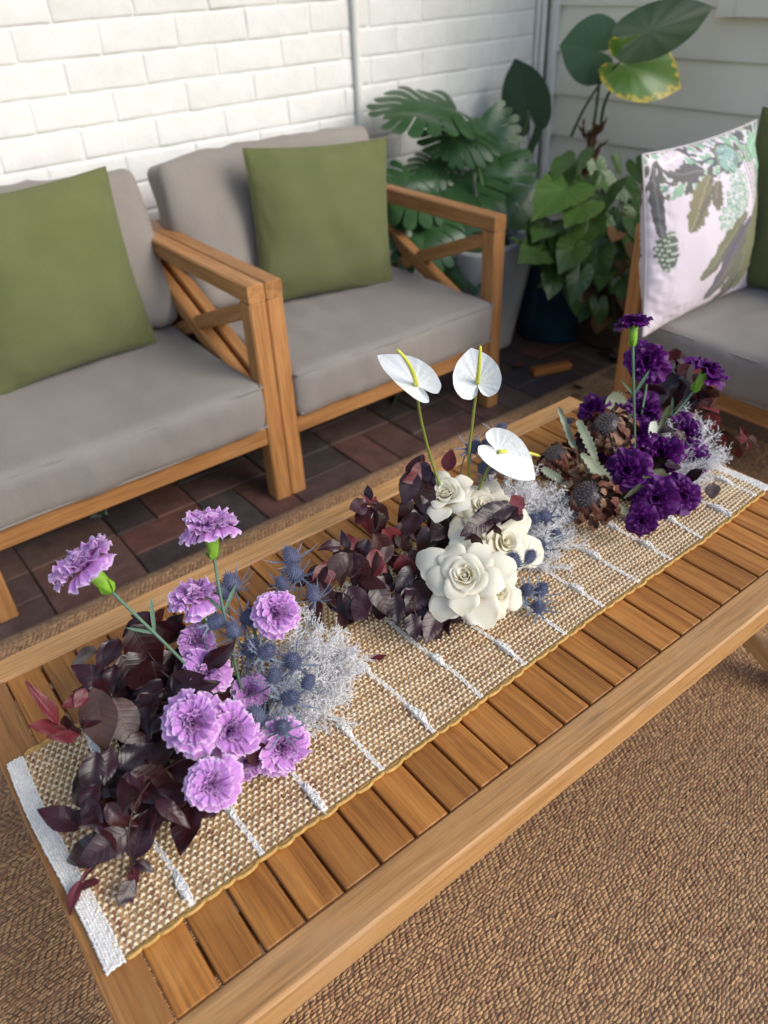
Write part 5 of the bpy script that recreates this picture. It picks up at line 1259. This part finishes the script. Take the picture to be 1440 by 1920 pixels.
def monstera_leaf(seed, nl=6, droop=.5):
    r_ = np.random.default_rng(seed); mb = MB()
    def surf(x, y): return -droop * (x * x * .35 + y * y * .55) + .10 * abs(y) + .02 * math.sin(x * 9 + y * 7 + seed)
    for sgn in (-1, 1):
        st = np.linspace(-.06, .82, nl + 1)
        for k in range(nl):
            a0, a1 = st[k], st[k + 1]; mid = (a0 + a1) / 2; q = (mid + .06) / .88
            th = math.radians(118 - 88 * q); L = .66 * math.sin(math.pi * (.30 + .52 * q)) ** .8 * (1 if q < .85 else .9) * r_.uniform(.94, 1.06)
            hw0 = (a1 - a0) / 2 * max(.62, math.sin(th)) * 1.06 ; n = 19; V = []; uv = []; full = .26 + .16 * r_.random()
            for i in range(n):
                t = i / (n - 1); bend = th - .45 * t; cx = mid + L * t * math.cos(th - .22 * t); cy = L * t * math.sin(th - .22 * t)
                fan = 1 + 1.15 * t
                hw = hw0 * fan * (1.0 if t < full else .82 - .10 * (t - full)) * (1 if t < .84 else math.sqrt(max(.0, 1 - ((t - .84) / .165) ** 2)))
                nx, ny = -math.sin(bend), math.cos(bend)
                for u in (-1, -.5, 0, .5, 1):
                    x = cx + nx * hw * u; y = cy + ny * hw * u
                    if t == 0: x = mid + (a1 - a0) / 2 * -u; y = 0
                    V.append((x, sgn * y, surf(x, y))); uv.append((x - .1, sgn * y, t * .8))
            mb.put(V, grid_faces(n, 5), None, uv)
        V = []; uv = []
        for i in range(10):                                   # pointed tip
            t = i / 9; x = .78 + .28 * t
            for u in (0, .5, 1): y = u * .20 * (1 - t) ** .8 * (1 if t > 0 else .9); V.append((x, sgn * y, surf(x, y))); uv.append((x, sgn * y, t * .8))
        mb.put(V, grid_faces(10, 3), None, uv)
    return mb.mesh('leaf_blade')
mon_m = [monstera_leaf(k, 7 + k % 2, d) for k, d in enumerate((.45, .7, .9))]
def pot(name, c, r0, r1, h, material, label, soil=True, square=False):
    R = thing(name, c, label, 'pot'); n = 4 if square else 36
    prof = [(0, .0), (r0, .0), (r0 * 1.02, .01), (r1, h - .012), (r1, h), (r1 * .88, h), (r1 * .86, h * .7)]
    if square:
        V = [];
        for r, z in prof:
            for k in range(32):
                a = 2 * math.pi * k / 32 + math.pi / 4; q = (abs(math.cos(a)) ** 6 + abs(math.sin(a)) ** 6) ** (-1 / 6); V.append((r * q * math.cos(a), r * q * math.sin(a), z))
        f = grid_faces(len(prof), 32, True); v = V
    else: v, f = lathe(prof, n)
    add('vessel', mesh('vessel', v, f), material, R, WM[R].copy())
    v, f = lathe([(0, h * .86), (r1 * .5, h * .87), (r1 * .90, h * .84)], 24); v = np.array(v); v[:, 2] += [.008 * mnoise.noise(Vector(p) * 40) for p in v]
    add('soil', mesh('soil', v, f), M['potting'], R, WM[R].copy())
    return R
def blade(R, me, material, base, tip, root, wz=1.0, nz=None, pr=.0045, pm=None, name='leaf', att=.0):
    """a leaf blade with its stalk from the pot; base = where the stalk joins"""
    base, tip, root = Vector(base), Vector(tip), Vector(root); d = tip - base; L = d.length
    n = Vector(nz) if nz is not None else (CAM - base).normalized() + Vector((0, 0, .8))
    lo = add(name, me, material, R, frame(base, x=d, z=n, s=(L, L * wz, L)))
    up = Vector((0, 0, (base - root).length * .45)); v, f = tube([tuple(p - WM[lo].translation) for p in bez(base, base - d * .15 - up * .3, root + up, root, 14)], [pr * (.6 + .5 * i / 13) for i in range(14)], 7)
    add('stalk', mesh('stalk', v, f), pm or M['petiole'], lo, Matrix.Translation(WM[lo].translation))
# monstera in the grey pot
MP = Vector((1.93, 1.62, 0)); pot('planter', MP, .105, .165, .40, M['grey_pot'], 'tapered grey planter holding the monstera beside the armchair', True, True)
R = thing('monstera', MP + Vector((0, 0, .34)), 'monstera with split glossy leaves growing from the grey planter', 'plant'); rt = MP + Vector((0, .02, .345))
for (bp, tp, Yb, Yt, w, k) in (((850, 205), (733, 196), 1.86, 1.86, .92, 0), ((872, 230), (838, 276), 1.84, 1.78, 1.55, 1), ((905, 225), (945, 300), 1.80, 1.70, 1.15, 1), ((935, 305), (955, 410), 1.72, 1.58, .95, 0), ((812, 360), (728, 345), 1.80, 1.72, .9, 2), ((800, 385), (792, 475), 1.72, 1.58, 1.1, 1), ((740, 400), (712, 440), 1.75, 1.70, 1.1, 2), ((858, 420), (868, 530), 1.62, 1.50, .95, 0), ((905, 262), (985, 262), 1.86, 1.86, .8, 2), ((965, 440), (985, 500), 1.60, 1.52, .9, 1), ((890, 330), (850, 400), 1.76, 1.66, 1.0, 0), ((940, 380), (1000, 420), 1.70, 1.62, 1.0, 2), ((830, 300), (780, 330), 1.86, 1.84, 1.0, 1), ((770, 330), (735, 390), 1.80, 1.74, .9, 0)):
    nz = facing(K(*bp, Y=Yb), random.uniform(-.2, .2), random.uniform(.35, .7), .75)
    blade(R, mon_m[k], M['monstera'], K(*bp, Y=Yb), K(*tp, Y=Yt), rt + Vector((random.uniform(-.03, .03), random.uniform(-.03, .03), 0)), w, nz, .0045, M['petiole_dark'] if k == 0 else M['petiole'])
# tall elephant ear by the corner
AP = Vector((2.46, 1.62, 0)); pot('blue_planter', (2.24, 1.52, 0), .14, .17, .37, M['blue_pot'], 'dark blue glazed pot in the shade between the plants')
pot('terracotta_pot', AP, .13, .17, .30, M['brown_pot'], 'dark terracotta pot holding the tall elephant ear plant')
R = thing('elephant_ear', AP + Vector((0, 0, .26)), 'tall elephant ear plant with big heart leaves, one edged yellow', 'plant')
rt = AP + Vector((0, 0, .26)); top = K(1118, 235, Y=1.60)
pts = [rt, rt.lerp(K(1105, 275, Y=1.60), .6), K(1105, 275, Y=1.60), top]; ps = bez(*pts, n=26); v, f = tube([tuple(p - rt) for p in ps], [.022 + .004 * math.sin(i * 2.3) - .008 * i / 25 for i in range(26)], 12)
v = np.array(v); v += np.array([[mnoise.noise(Vector(p) * 60) * .006] * 3 for p in v]); add('trunk', mesh('trunk', v, f), M['bark'], R, Matrix.Translation(rt))
for k in range(16):
    p = ps[9 + k]; a = random.uniform(0, 6.28); d = Vector((math.cos(a), math.sin(a), random.uniform(-.6, .9))); add('husk', random.choice(slim), M['dead'], R, frame(p + d * .015, x=d + Vector((0, 0, .9)), z=d, s=random.uniform(.05, .09)))
for (bp, tp, Yb, Yt, w, me, mt, nz) in (((1122, 96), (1050, 84), 1.60, 1.70, 1.25, aloc_m[0], M['alocasia'], (-.05, .15, 1)), ((1180, 124), (1284, 160), 1.46, 1.66, .78, aloc_m[1], M['alocasia_yellow'], (.05, .25, 1)), ((1215, 60), (1345, 8), 1.32, 1.66, .52, aloc_m[2], M['alocasia_dark'], (.0, .1, 1))):
    blade(R, me, mt, K(*bp, Y=Yb), KD(*tp, K(*bp, Y=Yb)), top, w, facing(K(*bp, Y=Yb), *nz), .0055)
R2 = thing('pointed_leaf_plant', MP + Vector((.06, .08, .34)), 'single dark pointed leaf standing upright against the white brick wall', 'plant')
blade(R2, aloc_m[0], M['alocasia_dark'], K(990, 205, Y=1.92), K(966, 108, Y=1.98), MP + Vector((.06, .08, .34)), .78, facing(K(985, 200, Y=1.95), .1, .0, 1), .005)
blade(R2, aloc_m[2], M['alocasia_dark'], K(1000, 262, Y=1.86), K(1035, 170, Y=1.9), MP + Vector((.06, .08, .34)), .12, None, .004)
# arrowhead plant, bushy
SP = Vector((2.34, 1.32, 0)); pot('terracotta_pot', SP, .12, .15, .27, M['brown_pot'], 'dark terracotta pot hidden under the bushy arrowhead plant')
R = thing('arrowhead_plant', SP + Vector((0, 0, .23)), 'bushy arrowhead plant with mottled green leaves beside the printed pillow', 'plant'); rt = SP + Vector((0, 0, .235))
for (bp, tp, Yb, Yt, w) in (((1085, 290), (1050, 345), 1.45, 1.40, 1.1), ((1115, 300), (1130, 352), 1.42, 1.36, 1.0), ((1075, 345), (1006, 392), 1.40, 1.34, .95), ((1140, 355), (1120, 395), 1.38, 1.30, 1.25), ((1165, 345), (1200, 385), 1.36, 1.30, 1.1), ((1110, 410), (1118, 470), 1.34, 1.26, 1.0), ((1068, 425), (1040, 470), 1.36, 1.30, 1.0), ((1120, 460), (1120, 536), 1.28, 1.20, 1.05), ((1080, 455), (1055, 500), 1.30, 1.22, .9), ((1020, 470), (982, 480), 1.34, 1.28, 1.0), ((1180, 430), (1200, 480), 1.28, 1.20, 1.0), ((1160, 500), (1168, 565), 1.22, 1.15, 1.1), ((1090, 500), (1075, 560), 1.24, 1.18, .9), ((1150, 290), (1165, 330), 1.45, 1.42, .9), ((1190, 300), (1200, 340), 1.42, 1.36, 1.0), ((1060, 300), (1038, 330), 1.46, 1.42, .9), ((1100, 375), (1062, 420), 1.36, 1.28, .9), ((1140, 400), (1165, 440), 1.32, 1.25, 1.0), ((1040, 420), (1000, 448), 1.38, 1.32, .9), ((1010, 500), (960, 440), 1.34, 1.36, .7), ((1165, 420), (1140, 480), 1.28, 1.22, .9), ((1230, 300), (1262, 285), 1.40, 1.40, .9), ((1130, 330), (1160, 372), 1.40, 1.34, 1.1), ((1040, 500), (1030, 560), 1.30, 1.24, 1.0), ((1070, 540), (1085, 590), 1.24, 1.18, 1.0), ((1120, 560), (1130, 610), 1.20, 1.14, 1.0), ((1000, 420), (1010, 480), 1.40, 1.34, .9), ((1050, 460), (1030, 520), 1.34, 1.28, 1.0), ((1150, 470), (1185, 520), 1.24, 1.18, 1.0), ((1100, 330), (1085, 380), 1.42, 1.36, 1.0), ((1180, 380), (1210, 420), 1.32, 1.27, 1.0)):
    P0, P1 = K(*bp, Y=Yb), K(*tp, Y=Yt); P0 = P0.lerp(P1, .26); blade(R, random.choice(syng_m), M['syngonium'], P0, P1 + (P1 - P0) * .02, rt + Vector((random.uniform(-.05, .05), random.uniform(-.05, .05), 0)), w * 1.15, facing(P0, random.uniform(-.4, .4), random.uniform(.2, .9), .7), .0022)
for k in range(120):
    a = random.uniform(0, 6.28); e = random.uniform(-.55, 1.1); rr = random.uniform(.12, .27); p = rt + Vector((math.cos(a) * rr * math.cos(e), math.sin(a) * rr * math.cos(e), rr * math.sin(e) * 1.0 + .02))
    d = Vector((math.cos(a), math.sin(a), random.uniform(-.9, .2))).normalized()
    blade(R, random.choice(syng_m), random.choice([M['syngonium'], M['syngonium'], M['dead']]), p, p + d * random.uniform(.05, .085), rt + Vector((random.uniform(-.04, .04), random.uniform(-.04, .04), 0)), 1.1, (CAM - p).normalized() + Vector((random.uniform(-.4, .4), random.uniform(-.4, .4), .8)), .002)
# dry leaves on the floor in the corner
for k in range(26):
    p = Vector((random.uniform(1.85, 2.7), random.uniform(1.05, 1.6), .006)); a = random.uniform(0, 6.28)
    add('dry_leaf', random.choice(slim + leafs[3:]), M['dead'] if k % 2 else M['potting'], None, frame(p, x=(math.cos(a), math.sin(a), random.uniform(0, .25)), z=(0, 0, 1), s=random.uniform(.04, .08)), label='curled dry leaf on the pavers among the plant pots', category='leaf', group='dry leaves among the pots')
